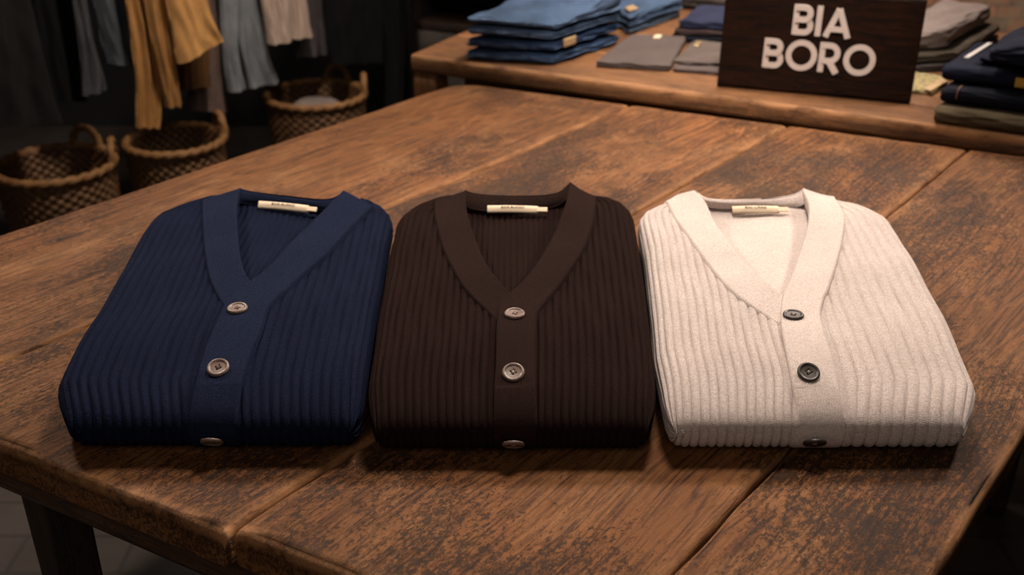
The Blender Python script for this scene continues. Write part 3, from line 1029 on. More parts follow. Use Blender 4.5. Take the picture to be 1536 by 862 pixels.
for (a, b_) in (((.13, .05), (BL - .13, .05)), ((BL - .13, BD - .05), (.13, BD - .05))):
    oriented_box('apron', M['apron'], back, a, b_, .028, ZB - .045 - .08, ZB - .046)
for (x, y) in ((.036, .040), (BL - .10, .075), (.065, BD - .075), (BL - .10, BD - .075)):
    q, f, b = rbox(6, 6, 20, .034, .034, (ZB - .046) / 2, .005)
    o = mesh('leg', q, f, M['back_leg'], back, world=False)
    o.location = (x, y, (ZB - .046) / 2)


# ------------------------------------------------------------------ folded clothes
def folded(name, label, cat, quad, z0, thick, mat, seed, group=None, groove=(0, 0, 0, 0), puff=.003, amp=.004, droop=None, rr=None, hump=0.0, taper=0.0, wavy=0.0):
    """folded garment on a quad of world points (front-left, front-right, back-right, back-left)"""
    rs = np.random.RandomState(seed)
    Q = np.array([p[:2] for p in quad])
    c = Q.mean(0)
    root = empty(name, (c[0], c[1], z0), 0, label, cat, group)
    q, f, b = rbox(44, 44, 10, 1, 1, thick / 2, thick * .5)
    w_ = np.linalg.norm(Q[1] - Q[0]); dpt = np.linalg.norm(Q[3] - Q[0])
    q, f, b = rbox(44, 44, 10, w_ / 2, dpt / 2, thick / 2, rr or thick * .48)
    u, v = q[:, 0] / w_ + .5, q[:, 1] / dpt + .5
    side = 1 - np.abs(b[:, 2])
    # groove between the two leaves on the open edges (front, right, back, left)
    gz = np.exp(-(q[:, 2] / (thick * .12)) ** 2)
    dg = thick * .45
    u = u + ((b[:, 0] < -.93) * groove[3] - (b[:, 0] > .93) * groove[1]) * gz * dg / w_
    v = v + ((b[:, 1] < -.93) * groove[0] - (b[:, 1] > .93) * groove[2]) * gz * dg / dpt
    we = wob(rs, 6, amp, 5, 22)
    u2 = u + we(v * 1.0, 1.0 + q[:, 2] * 40) / w_ * (np.abs(b[:, 0]) > .6) * .8
    v2 = v + we(u * 1.0, 4.0 + q[:, 2] * 40) / dpt * (np.abs(b[:, 1]) > .6) * .8
    P = ((1 - u2) * (1 - v2))[:, None] * Q[0] + (u2 * (1 - v2))[:, None] * Q[1] + (u2 * v2)[:, None] * Q[2] + ((1 - u2) * v2)[:, None] * Q[3]
    wt = wob(rs, 7, puff, 4, 16)
    z = q[:, 2] + thick / 2
    top = np.clip(b[:, 2], 0, 1)
    z = z + top * (wt(u * 1.0, v * 1.0) - puff * .8) + top * hump * (np.sin(PI * np.clip(u, 0, 1)) * np.sin(PI * np.clip(v, 0, 1))) ** .7
    ed = np.minimum(np.minimum(u * w_, (1 - u) * w_), np.minimum(v * dpt, (1 - v) * dpt))
    z = thick / 2 + (z - thick / 2) * (1 - taper * np.exp(-(np.clip(ed, 0, 1) / .022) ** 2))
    if droop is not None: z = z + droop(u, v) * top
    z = np.maximum(z, 0)
    if wavy: z = z + np.maximum(z0 * 0 + wavy * wob(rs, 6, 1.0, 9, 30)(P[:, 0], P[:, 1]), -z * .6) * np.exp(-(np.clip(ed, 0, 1) / .03) ** 2)
    wear = np.exp(-((np.abs(b[:, 2]) - .25) / .35) ** 2) * (np.maximum(np.abs(b[:, 0]), np.abs(b[:, 1])) > .97)
    mesh('cloth_body', np.column_stack([P, z0 + z]), f, mat, root, attr={'wear': wear})
    root['_q'] = [float(x) for x in Q.ravel()]
    return root, Q


def on_quad(Q, u, v):
    return (1 - u) * (1 - v) * Q[0] + u * (1 - v) * Q[1] + u * v * Q[2] + (1 - u) * v * Q[3]


def patch(name, root, pts, mat, th=.002, label=None):
    """small sewn patch on four world points (counter-clockwise seen from outside)"""
    P = np.array(pts, float)
    n = np.cross(P[1] - P[0], P[3] - P[0]); n /= np.linalg.norm(n)
    m = 7
    g_ = []
    for j in range(m):
        for i in range(m):
            a, b = i / (m - 1), j / (m - 1)
            g_.append((1 - a) * (1 - b) * P[0] + a * (1 - b) * P[1] + a * b * P[2] + (1 - a) * b * P[3])
    g_ = np.array(g_)
    v = np.concatenate([g_ + n * th, g_ - n * th * .3])
    f = [tuple(q) for q in grid_faces(m, m)] + [tuple(q[::-1] + m * m) for q in grid_faces(m, m)]
    ring = [i for i in range(m)] + [j * m + m - 1 for j in range(1, m)] + [(m - 1) * m + i for i in range(m - 2, -1, -1)] + [j * m for j in range(m - 2, 0, -1)]
    for a, b in zip(ring, ring[1:] + ring[:1]): f.append((a, a + m * m, b + m * m, b))
    o = mesh(name, v, f, mat, root)
    if label: o['label'] = label
    return o


den = {}
for nm, c in (('washed', (.068, .112, .195)), ('mid', (.036, .068, .138)), ('deep', (.022, .044, .100)), ('pale', (.10, .142, .210)), ('dusty', (.058, .096, .168))):
    den[nm] = mat_cloth('denim_' + nm, c, tuple(x * .55 for x in c), 420, bump=.5, worn=tuple(min(1, x * 1.7 + .05) for x in c))
M['tan_patch'] = mat_cloth('tan_leather_patch', (.52, .36, .20), None, 200, rough=.6, bump=.2)
M['grey_cotton'] = mat_cloth('taupe_grey_cotton', (.105, .082, .075), (.085, .066, .062), 400)
M['grey_cotton_warm'] = mat_cloth('warm_grey_cotton', (.125, .098, .086), (.09, .07, .062), 400)
M['indigo'] = mat_cloth('indigo_cotton', (.030, .036, .075), (.02, .024, .05), 400)
M['navy_cotton'] = mat_cloth('navy_cotton', (.0085, .0105, .024), (.006, .0075, .017), 400)
M['ink_cotton'] = mat_cloth('ink_black_cotton', (.006, .007, .013), (.004, .005, .009), 400)
M['plum_cotton'] = mat_cloth('plum_brown_cotton', (.055, .036, .034), None, 400)
M['char_wool'] = mat_cloth('charcoal_wool', (.070, .058, .052), (.045, .037, .034), 250)
M['grey_knit'] = mat_cloth('pale_grey_knit', (.255, .205, .185), (.20, .16, .145), 260, bump=.8)
M['olive'] = mat_cloth('olive_twill', (.095, .072, .042), (.065, .049, .029), 380)
M['olive_dark'] = mat_cloth('dark_olive_twill', (.085, .067, .050), (.055, .043, .032), 380)
M['gold'] = mat_cloth('gold_thread', (.60, .36, .07), (.42, .24, .05), 500, rough=.5)
M['white_tape'] = mat_cloth('white_tape', (.62, .58, .56), (.55, .5, .48), 300)
M['steel_tag'] = mat_plain('brass_button', (.45, .33, .16), .4, .6)
M['orange_stitch'] = mat_plain('orange_stitching', (.16, .075, .025), .8)
M['print_cloth'] = None

z = ZB + .0005
Fq = [at(697, 90, ZB), at(834, 99, ZB), at(933, 66, ZB), at(800, 50, ZB)]
Fq = [p[:2] for p in Fq]
cq = np.mean(Fq, 0)
den_layers = [('mid', .029, 'mid blue jeans at the bottom of the folded denim stack'), ('deep', .029, 'deep blue jeans second from the bottom of the denim stack with a tan patch'),
              ('dusty', .027, 'dusty blue jeans second from the top of the denim stack'), ('washed', .027, 'washed light blue jeans crumpled on top of the tall denim stack')]
for k, (dm, th, lb) in enumerate(den_layers):
    rs = np.random.RandomState(50 + k)
    Qk = [p + rs.uniform(-.006, .006, 2) for p in Fq]
    dr = None
    if k == 3:
        dr = lambda u, v: .022 * np.clip(u, 0, 1) * np.clip((v - .25) / .75, 0, 1) + .010 * np.exp(-((v - .75) / .22) ** 2) - .004 * np.exp(-(v / .15) ** 2)
    r_, Qm = folded('jeans', lb, 'jeans', Qk, z, th, den[dm], 60 + k, 'jeans in the tall denim stack', (.0, .9, .6, .5), puff=.002 if k < 3 else .006, amp=.006, droop=dr, taper=.30, wavy=.0028)
    if k == 1:
        a, b_ = on_quad(Qm, 1.0, .10), on_quad(Qm, 1.0, .27)
        o_ = (Qm[1] - Qm[0]) / np.linalg.norm(Qm[1] - Qm[0]) * .002
        patch('leather_patch', r_, [(*(a + o_), z + .010), (*(b_ + o_), z + .010), (*(b_ + o_), z + .030), (*(a + o_), z + .030)], M['tan_patch'], .003, 'tan leather patch')
    # hem stitching along the front fold
    z += th + .0012

# light denim stack beside it
z = ZB + .0005
Lq = [at(944, 54, ZB)[:2], at(1022, 26, ZB)[:2], at(985, 2, ZB)[:2], at(905, 26, ZB)[:2]]
for k, (dm, th, lb) in enumerate((('pale', .019, 'faded blue jeans at the bottom of the low denim pile'), ('dusty', .017, 'dusty blue jeans in the middle of the low denim pile'), ('washed', .019, 'light blue jeans with a tan patch on the low denim pile'))):
    rs = np.random.RandomState(80 + k)
    r_, Qm = folded('jeans', lb, 'jeans', [p + rs.uniform(-.005, .005, 2) for p in Lq], z, th, den[dm], 90 + k, 'jeans in the low denim pile', (.9, .5, .3, .4), puff=.002, amp=.005, taper=.25, wavy=.002)
    z += th + .0012
P0 = [on_quad(Qm, u, v) for u, v in ((.04, .10), (.20, .10), (.20, .30), (.04, .30))]
patch('leather_patch', r_, [(*p, z - .0005) for p in P0], M['tan_patch'], .002, 'tan leather patch')

# grey folded trousers lying flat
gq = [at(893, 101, ZB)[:2], at(1005, 108, ZB)[:2], at(1030, 62, ZB)[:2], at(945, 60, ZB)[:2]]
r_, Qm = folded('trousers', 'taupe grey trousers folded flat beside the tall denim stack', 'trousers', gq, ZB + .0005, .017, M['grey_cotton'], 101, 'grey trousers folded flat', (.8, 0, 0, 0), puff=.001, amp=.003)
pz = ZB + .0175
P0 = [on_quad(Qm, u, v) for u, v in ((.46, .84), (.58, .84), (.58, .97), (.46, .97))]
patch('paper_tag', r_, [(*p, pz) for p in P0], M['label'], .0015, 'small cream tag')
gq2 = [at(1009, 108, ZB)[:2], at(1100, 116, ZB)[:2], at(1112, 80, ZB)[:2], at(1036, 68, ZB)[:2]]
r_, Qm = folded('trousers', 'warm grey trousers folded in front of the indigo stack by the sign', 'trousers', gq2, ZB + .0005, .011, M['grey_cotton'], 102, 'grey trousers folded flat', (.6, 0, 0, .3), puff=.001, amp=.003)
# turned-back leg lying on the lower half
gq3 = [at(1010, 96, ZB + .012)[:2], at(1095, 100, ZB + .012)[:2], at(1106, 72, ZB + .012)[:2], at(1042, 64, ZB + .012)[:2]]
r3, Qm3 = folded('trousers', 'warm grey trousers with a small brass button lying on another grey pair', 'trousers', gq3, ZB + .0122, .010, M['grey_cotton_warm'], 103, 'grey trousers folded flat', (.2, 0, 0, .3), puff=.001, amp=.003)
P0 = [on_quad(Qm3, u, v) for u, v in ((.10, .66), (.22, .66), (.22, .90), (.10, .90))]
patch('brass_button', r3, [(*p, ZB + .0225) for p in P0], M['steel_tag'], .002, 'small brass button')

# indigo stack behind
z = ZB + .0005
iq = [at(1003, 64, ZB)[:2], at(1105, 70, ZB)[:2], at(1150, 45, ZB)[:2], at(1035, 38, ZB)[:2]]
for k, (m_, th, lb) in enumerate((('ink_cotton', .018, 'ink dark shirt at the bottom of the stack beside the sign'), ('plum_cotton', .014, 'plum brown shirt in the middle of the stack beside the sign'), ('indigo', .020, 'indigo blue shirt on top of the stack beside the sign'))):
    qs = [p + np.array([.012, .01]) * k for p in iq]
    folded('folded_shirt', lb, 'shirt', qs, z, th, M[m_], 110 + k, 'shirts stacked beside the sign', (.6, 0, 0, .5), puff=.002, amp=.004, hump=.012 if k == 2 else 0)
    z += th + .0012
# dark grey knit at the back
dq = [at(1004, 12, ZB)[:2], at(1085, 20, ZB)[:2], at(1130, 2, ZB)[:2], at(1034, -8, ZB)[:2]]
r_, Qm = folded('wool_jumper', 'charcoal wool jumper folded behind the indigo shirts', 'jumper', dq, ZB + .0005, .045, M['char_wool'], 120, None, (.3, .3, 0, 0), puff=.004, amp=.006)

# right of the sign
z = ZB + .0005
oq = [at(1340, 112, ZB)[:2], at(1432, 106, ZB)[:2], at(1498, 62, ZB)[:2], at(1420, 50, ZB)[:2]]
for k, (m_, th, lb) in enumerate((('char_wool', .018, 'charcoal trousers at the bottom of the stack behind the sign'), ('olive_dark', .024, 'drab olive trousers folded under the pale grey knit'))):
    folded('trousers', lb, 'trousers', [p + np.array([.004, .012]) * k for p in oq], z, th, M[m_], 130 + k, 'trousers stacked behind the sign', (.7, .5, 0, .3), puff=.002, amp=.004)
    z += th + .0012
kq = [p + np.array([-.02, .03]) for p in oq]
folded('knit_jumper', 'pale grey knit jumper on top of the olive trousers', 'jumper', kq, z, .050, M['grey_knit'], 135, None, (.25, .0, 0, 0), puff=.004, amp=.006, rr=.022)

t = NT('print_cotton')
n = t.n('ShaderNodeTexVoronoi'); n.inputs['Scale'].default_value = 60
t.link(t.obj(), n.inputs['Vector'])
c = t.ramp(n.outputs['Distance'], [(.2, (.10, .09, .05)), (.45, (.42, .33, .14)), (.7, (.20, .17, .09))])
M['print_cloth'] = t.done(c, .9)
pq = [at(1352, 140, ZB)[:2], at(1400, 143, ZB)[:2], at(1422, 121, ZB)[:2], at(1372, 113, ZB)[:2]]
r_, Qm = folded('scarf', 'yellow patterned scarf folded small between sign and navy stack', 'scarf', pq, ZB + .0005, .011, M['print_cloth'], 140, None, (.5, .5, 0, 0), puff=.001, amp=.003)
wq = [at(1384, 141, ZB)[:2], at(1394, 145, ZB)[:2], at(1424, 127, ZB)[:2], at(1414, 123, ZB)[:2]]
folded('paper_tag', 'small brown paper tag lying by the patterned scarf', 'tag', wq, ZB + .0122, .002, M['tan_patch'], 141, None, puff=.0003, amp=.0005)

# navy stack at the right end of the table behind
z = ZB + .0005
oq = [at(1394, 185, ZB)[:2], at(1600, 212, ZB)[:2], at(1640, 168, ZB)[:2], at(1440, 146, ZB)[:2]]
r_, Qm = folded('trousers', 'olive green trousers at the bottom of the navy stack', 'trousers', oq, z, .036, M['olive'], 150, 'trousers in the navy stack', (0, 0, 0, .3), puff=.002, amp=.003, rr=.017)
# seam of the trouser leg
for uu in (.115, .128):
    pts = []
    for a in np.linspace(-.2 * PI, .8 * PI, 22):
        c2 = on_quad(Qm, uu, .055 - .055 * math.sin(a) if a > 0 else .02)
        pts.append((*on_quad(Qm, uu, max(-.002, .07 - .072 * math.cos(PI / 2 - a))), z + .018 - .0185 * math.cos(a + .2 * PI) if False else z + .018 + .0185 * math.sin(a - .3 * PI)))
z += .0380
nq = [at(1404, 155, ZB + .036)[:2], at(1600, 180, ZB + .036)[:2], at(1650, 140, ZB + .036)[:2], at(1450, 120, ZB + .036)[:2]]
r_, Qm = folded('trousers', 'ink navy trousers with a rust seam above the olive pair', 'trousers', nq, z, .032, M['ink_cotton'], 151, 'trousers in the navy stack', (.0, 0, 0, .3), puff=.002, amp=.003, rr=.015)
pts = [(*on_quad(Qm, .15, v_), z + zz_) for v_, zz_ in ((-.004, .012), (-.006, .017), (-.003, .024), (.02, .0315), (.06, .0335), (.12, .0338))]
v, f = tube(spline(pts, 30), .0011, 6)
mesh('seam', v, f, M['orange_stitch'], r_)['label'] = 'rust coloured seam'
z += .0342
nq = [at(1406, 124, ZB + .068)[:2], at(1600, 147, ZB + .068)[:2], at(1660, 104, ZB + .068)[:2], at(1458, 84, ZB + .068)[:2]]
r_, Qm = folded('trousers', 'navy trousers with a gold patch and white tape on the navy stack', 'trousers', nq, z, .032, M['navy_cotton'], 152, 'trousers in the navy stack', (0, 0, 0, .3), puff=.001, amp=.002, rr=.015)
ff = -.010
P0 = [(*on_quad(Qm, .600, ff), z + .006), (*on_quad(Qm, .70, ff), z + .006), (*on_quad(Qm, .70, ff), z + .026), (*on_quad(Qm, .600, ff), z + .026)]
patch('gold_patch', r_, P0, M['gold'], .003, 'woven gold patch')
P0 = [(*on_quad(Qm, u, v), z + .0325) for u, v in ((.090, .32), (.128, .31), (.150, .92), (.118, .92))]
patch('white_tape', r_, P0, M['white_tape'], .002, 'white tape')
z += .0345
for k, (th, lb, dx) in enumerate(((.020, 'navy jersey folded on the navy stack under a crumpled one', 0), (.034, 'crumpled navy jersey on the very top of the navy stack', .02))):
    nq = [at(1466, 95, z)[:2], at(1620, 115, z)[:2], at(1700, 76, z)[:2], at(1516, 58, z)[:2]]
    folded('jersey', lb, 'jersey', [p + np.array([dx, dx * .5]) for p in nq], z, th, M['navy_cotton'], 160 + k, 'jerseys on the navy stack', (.4, 0, 0, .3), puff=.005, amp=.006, hump=.02 * k)
    z += th + .001

# ------------------------------------------------------------------ sign
pl, pr = at(1075, 130, ZB), at(1365, 157, ZB)
ex = (pr - pl); WS = np.linalg.norm(ex); ex /= WS
HS = .2236
sign = empty('shop_sign', (*((pl + pr) / 2)[:2], ZB), math.atan2(ex[1], ex[0]), 'dark stained wooden sign reading BIA BORO in pale letters', 'sign')
TS = .014
lean = math.radians(4.0)
Rl = Matrix.Rotation(-lean, 3, 'X')
q, f, b = rbox(40, 4, 24, WS / 2, TS / 2, HS / 2, .0015)
q[:, 1] += TS / 2; q[:, 2] += HS / 2
ql = np.array([Rl @ Vector(p) for p in q])
ql[:, 2] -= ql[:, 2].min() - .0003
mesh('board', ql, f, M['sign'], sign, world=False, smooth=True)
q, f, b = rbox(10, 4, 20, .05, .004, .09, .001)
R2 = Matrix.Rotation(math.radians(20), 3, 'X')
qs = np.array([R2 @ Vector(p) for p in q])
qs[:, 1] += .050; qs[:, 2] += -qs[:, 2].min() + .0003
mesh('back_strut', qs, f, M['sign'], sign, world=False)


def stroke(path, w, closed=False):
    P = np.asarray(path, float)
    if closed:
        T = np.roll(P, -1, 0) - np.roll(P, 1, 0)
    else:
        T = np.gradient(P, axis=0)
    T /= np.linalg.norm(T, axis=1)[:, None]
    N = np.stack([-T[:, 1], T[:, 0]], -1)
    a, b = P + N * w / 2, P - N * w / 2
    m = len(P)
    v, f = [], []
    for z_ in (0.0, .0016):
        for i in range(m): v += [(*a[i], z_), (*b[i], z_)]
    n = 2 * m
    for i in range(m if closed else m - 1):
        j = (i + 1) % m
        f.append((n + 2 * i, n + 2 * i + 1, n + 2 * j + 1, n + 2 * j))
        f.append((2 * i, 2 * i + 1, n + 2 * i + 1, n + 2 * i)); f.append((2 * i, n + 2 * i, n + 2 * j, 2 * j)); f.append((2 * i + 1, 2 * j + 1, n + 2 * j + 1, n + 2 * i + 1))
    if not closed:
        f.append((0, 1, n + 1, n)); f.append((2 * m - 2, n + 2 * m - 2, n + 2 * m - 1, 2 * m - 1))
    return np.array(v), f


def seg(p, q, n=2): return [(p[0] + (q[0] - p[0]) * i / (n - 1), p[1] + (q[1] - p[1]) * i / (n - 1)) for i in range(n)]


def bowl(x0, y0_, y1_, wd):
    r = (y1_ - y0_) / 2
    pts = [(x0, y0_), (x0 + wd - r, y0_)]
    pts += [(x0 + wd - r + r * math.sin(a), y0_ + r - r * math.cos(a)) for a in np.linspace(.12, PI - .12, 18)]
    pts += [(x0 + wd - r, y1_), (x0, y1_)]
    return pts


H1 = 1.0; w_ = .188; e2 = w_ / 2


def letter(ch):
    if ch == 'I': return [stroke([(e2, 0), (e2, 1)], w_)], w_
    if ch == 'B':
        return [stroke([(e2, 0), (e2, 1)], w_), stroke(bowl(e2, e2, .515, .50), w_), stroke(bowl(e2, .515, 1 - e2, .46), w_)], .50 + w_
    if ch == 'R':
        return [stroke([(e2, 0), (e2, 1)], w_), stroke(bowl(e2, .39, 1 - e2, .50), w_), stroke([(.34, .40), (.62, 0)], w_ * 1.05)], .74
    if ch == 'A':
        return [stroke([(.10, 0), (.465, .94)], w_), stroke([(.465, .94), (.83, 0)], w_), stroke([(.24, .27), (.69, .27)], w_ * .9)], .93
    if ch == 'O':
        R_ = .52 - e2
        return [stroke([(.52 + R_ * math.cos(a), .5 + R_ * math.sin(a)) for a in np.linspace(0, 2 * PI, 48, endpoint=False)], w_, True)], 1.04


def write(word, cxp, base, hgt, gap=.12):
    tot = sum(letter(c)[1] for c in word) + gap * (len(word) - 1)
    x = -tot / 2
    for c in word:
        parts, wd = letter(c)
        parts = [(pv + np.array([0, 0, .003 * q_ * (pv[:, 2] > 0).max()]) * (pv[:, [2]] > 0), pf) for q_, (pv, pf) in enumerate(parts)]
        v, f = join(parts)
        v = np.column_stack([(v[:, 0] + x) * hgt + cxp, -v[:, 2] - .0001, v[:, 1] * hgt + base])
        # keep pieces of one letter from lying in exactly one plane
        v = np.array([Rl @ Vector(p) for p in v])
        mesh('letter', v, f, M['letter'], sign, smooth=False, world=False)
        x += wd + gap


write('BIA', .0045, .132, .0656, .065)
write('BORO', .006, .0546, .0656, .06)

# ------------------------------------------------------------------ baskets
t = NT('wicker')
o = t.obj()
n1 = t.noise(o, 90, 4, .6); n2 = t.noise(o, 9, 3, .6)
c = t.mix(t.ramp(n1, [(.35, .0), (.65, 1.0)]), (.040, .018, .007), (.13, .062, .023))
c = t.mix(t.ramp(n2, [(.4, .35), (.6, .0)]), c, (.026, .012, .005))
M['wicker'] = t.done(c, .6, t.bump(n1, .5, .002), .3)
M['rope'] = mat_cloth('wicker_rim', (.165, .082, .031), (.10, .046, .016), 120, rough=.6, bump=.5)


def basket(label, cx, cy, R, Hh, handles):
    root = empty('wicker_basket', (cx, cy, 0), 0, label, 'basket', 'wicker baskets on the floor under the clothes rail')
    na, nh = 336, 150
    a = np.linspace(0, 2 * PI, na, endpoint=False)
    hh = np.linspace(0, 1, nh)
    rad = R * (.74 + .26 * np.sin(hh * PI / 2) ** .9)
    nst = 56
    A, Z_ = np.meshgrid(a, hh)
    row = Z_ * 30
    wv = np.sin(A * nst / 2 + PI * np.floor(row)) * np.abs(np.sin(PI * row))
    Rr = rad[:, None] * (1 + 0 * A) + .0038 * wv
    out = np.stack([cx + Rr * np.cos(A), cy + Rr * np.sin(A), .004 + Z_ * Hh], -1)
    inn = np.stack([cx + (Rr - .013) * np.cos(A), cy + (Rr - .013) * np.sin(A), .014 + Z_ * (Hh - .010)], -1)[::-1]
    V = np.concatenate([out, inn])
    f = [tuple(q) for q in grid_faces(2 * nh, na, True)]
    f.append(tuple(range(na))[::-1]); f.append(tuple(range((2 * nh - 1) * na, 2 * nh * na)))
    mesh('woven_body', V.reshape(-1, 3), f, M['wicker'], root)
    ring = np.stack([cx + R * np.cos(a), cy + R * np.sin(a), np.full(na, Hh + .004)], -1)
    v, f = tube(ring, .0118, 12, True, (2, 26, .45))
    mesh('rim', v, f, M['rope'], root)
    for ha in handles:
        t_ = np.linspace(-.1, PI + .1, 40)
        tang = np.array([-math.sin(ha), math.cos(ha), 0]); rdl = np.array([math.cos(ha), math.sin(ha), 0])
        pth = np.array([cx, cy, Hh + .006]) + rdl * R + np.outer(np.cos(t_) * .045, tang) + np.outer(np.sin(t_) * .058, np.array([0, 0, 1])) 
        v, f = tube(pth, .0105, 10, False, (2, 5, .4))
        mesh('handle', v, f, M['rope'], root)


basket('tall wicker basket under the black and grey garments, its handles dim', -1.325, 2.925, .163, .41, (.25, 1.35))
basket('wicker basket under the tan garments, with one handle showing', -1.030, 3.115, .144, .42, (.55,))
basket('wicker basket holding a grey cloth, under the dark coats', -.680, 3.60, .168, .42, (.15, 1.25))
q, f, b = rbox(24, 24, 8, .125, .115, .10, .08)
rs = np.random.RandomState(5); wq = wob(rs, 8, .010, 14, 40)
q[:, 2] += wq(q[:, 0], q[:, 1]) * (b[:, 2] > 0)
q[:, :2] *= (.74 + .26 * (q[:, [2]] + .1) / .2)
cl = mesh('folded_cloth', q + np.array([0, 0, .1]), f, M['grey_cotton_warm'], None)
cl.location = (-.68, 3.59, .016)
cl.scale = (1, 1, 1.93)
prop(cl, 'crumpled grey cloth lying inside the basket under the dark coats', 'cloth')

# ------------------------------------------------------------------ clothes rail
RA, RB = np.array([-1.75, 2.576]), np.array([-.375, 3.896])
rd = (RB - RA) / np.linalg.norm(RB - RA)
rn = np.array([rd[1], -rd[0]])                   # toward the camera side
RZ = 1.56
M['steel'] = mat_plain('black_steel', (.012, .011, .010), .4, .6)
rail = empty('clothes_rail', (*((RA + RB) / 2), 0), 0, 'black steel clothes rail holding the hanging garments', 'clothes rail')
v, f = tube([(*RA, RZ), (*((RA + RB) / 2), RZ), (*RB, RZ)], .012, 12)
mesh('rail_bar', v, f, M['steel'], rail)
for p in (RA, RB):
    v, f = tube([(*p, .01), (*p, .7), (*p, RZ)], .013, 12)
    mesh('upright', v, f, M['steel'], rail)
    v, f = tube([(*(p - rn * .22), .014), (*p, .014), (*(p + rn * .22), .014)], .013, 12)
    mesh('foot', v, f, M['steel'], rail)


def on_rail(px, py, off):
    """where the view through a pixel meets the upright plane of the rail, moved off toward the room"""
    r = ray(px, py)
    o = RA + rn * off
    n_ = rn
    t_ = (o @ n_) / (r[:2] @ n_)
    return np.array([0, 0, HC]) + r * t_


def garment(name, label, cat, rows, off, mat, folds=3, depth=.02, thick=.016, seed=0, group='garments hanging on the rail', ztop=1.40, hangs=True, hem=True, taper=1.0):
    """rows from the hem upward: (pxL, pyL, pxR, pyR)"""
    rs = np.random.RandomState(seed)
    P = []
    for l0, l1, r0, r1 in rows:
        P.append(np.concatenate([on_rail(l0, l1, off), on_rail(r0, r1, off)]))
    P = np.array(P)
    # carry on straight up to the shoulder line
    last = P[-1].copy()
    cxy = (last[:3] + last[3:]) / 2
    if last[2] < ztop - .05:
        for fz, wd in ((.4, 1.0), (.75, taper), (.93, taper * .95), (.985, taper * .8), (1.0, taper * .35)):
            zz = max(last[2], last[5]) + (ztop - max(last[2], last[5])) * fz
            row = np.concatenate([cxy + (last[:3] - cxy) * wd, cxy + (last[3:] - cxy) * wd])
            row[2] = row[5] = zz
            P = np.vstack([P, row])
    n = 70
    A = spline(P, n)
    m = 48
    s = np.linspace(0, 1, m)
    ph = rs.uniform(0, 6.28); ph2 = rs.uniform(0, 6.28)
    zl = np.linspace(0, 1, n)[:, None]
    wave = depth * (np.sin(2 * PI * folds * s[None] ** 1.15 + ph + .8 * np.sin(3 * zl + ph2)) + .22 * np.sin(2 * PI * folds * 2.1 * s[None] + ph2 + 2 * zl))
    wave = wave * (1 - .75 * zl ** 2)
    prof = thick * np.sqrt(np.clip(1 - (2 * s - 1) ** 6, 0, 1))[None] * (1 - .5 * zl ** 3)
    C = A[:, None, :3] * (1 - s[None, :, None]) + A[:, None, 3:] * s[None, :, None]
    nrm = np.array([rn[0], rn[1], 0])
    small = wob(rs, 7, .004, 8, 40)
    front_ = C + nrm * (wave + prof + small(s[None] * 1.0, zl * 1.0))[..., None]
    back_ = C + nrm * (wave - prof)[..., None]
    V = np.concatenate([front_, back_[:, ::-1]], 1)
    nc = 2 * m
    f = [tuple(q) for q in grid_faces(n, nc, True)]
    f.append(tuple(range(nc))[::-1]); f.append(tuple(range((n - 1) * nc, n * nc)))
    base = A.reshape(n, 2, 3).mean(1)
    topc = base[-1]
    root = empty(name, (topc[0], topc[1], float(A[:, [2, 5]].min())), 0, label, cat, group)
    mesh('cloth', V.reshape(-1, 3), f, mat, root)
    if hem:       # stitched hem: a slightly proud strip along the bottom
        hz = []
        for k in range(0, 3):
            hz.append(V[min(k * 2, n - 1)] + np.concatenate([np.repeat(nrm[None] * .003, m, 0), -np.repeat(nrm[None] * .003, m, 0)]))
        hz = np.array(hz)
        mesh('hem', hz.reshape(-1, 3), [tuple(q) for q in grid_faces(3, nc, True)], mat, root)
    # hanger: hook and shoulder bar
    rp = RA + rd * ((topc[:2] - RA) @ rd)
    a = np.linspace(PI * 1.15, -.35 * PI, 22)
    hk = [(*(rp + rn * .016 * math.cos(q)), RZ + .0125 + .002 - .016 + .016 + .016 * math.sin(q) - .002) for q in a]
    side = np.array([*(rp), 0])
    hook = [np.array([rp[0] + rn[0] * .018 * math.cos(q), rp[1] + rn[1] * .018 * math.cos(q), RZ + .018 * math.sin(q) - .0035]) for q in np.linspace(-.2, PI + .1, 22)]
    hook = [np.array([*topc[:2], ztop - .02]), np.array([*(topc[:2] * .6 + (rp + rn * .018) * .4), ztop + .05])] + hook
    v1 = tube(spline(hook, 60), .0022, 8)
    hw = np.linalg.norm(A[-12, :2] - A[-12, 3:5]) * .45
    dirn = A[-12, 3:5] - A[-12, :2]; dirn = dirn / np.linalg.norm(dirn)
    bar = [(*(topc[:2] - dirn * hw), ztop - .05), (*topc[:2], ztop - .015), (*(topc[:2] + dirn * hw), ztop - .05)]
    v2 = tube(spline(bar, 20), .006, 8)
    v, f = join([v1, v2])
    mesh('hanger', v, f, M['steel'], root)
    return root


def gm(nm, c, c2=None, sc=200): 
    M[nm] = mat_cloth(nm, c, c2, sc, bump=.5)
    return M[nm]


gm('char_coat', (.0085, .0075, .0068)); gm('black_cloth', (.0022, .0021, .0021)); gm('grey_denim', (.050, .048, .050)); gm('slate_denim', (.052, .056, .064))
gm('tan_cotton', (.33, .165, .055), (.24, .115, .036)); gm('ochre_cotton', (.42, .22, .075), (.34, .17, .055)); gm('ochre_lining', (.075, .034, .010))
gm('mauve_cotton', (.13, .085, .070)); gm('faded_denim', (.17, .175, .18), (.105, .11, .118)); gm('ecru_cotton', (.36, .27, .215), (.30, .22, .17)); gm('grey_wool', (.055, .046, .046))

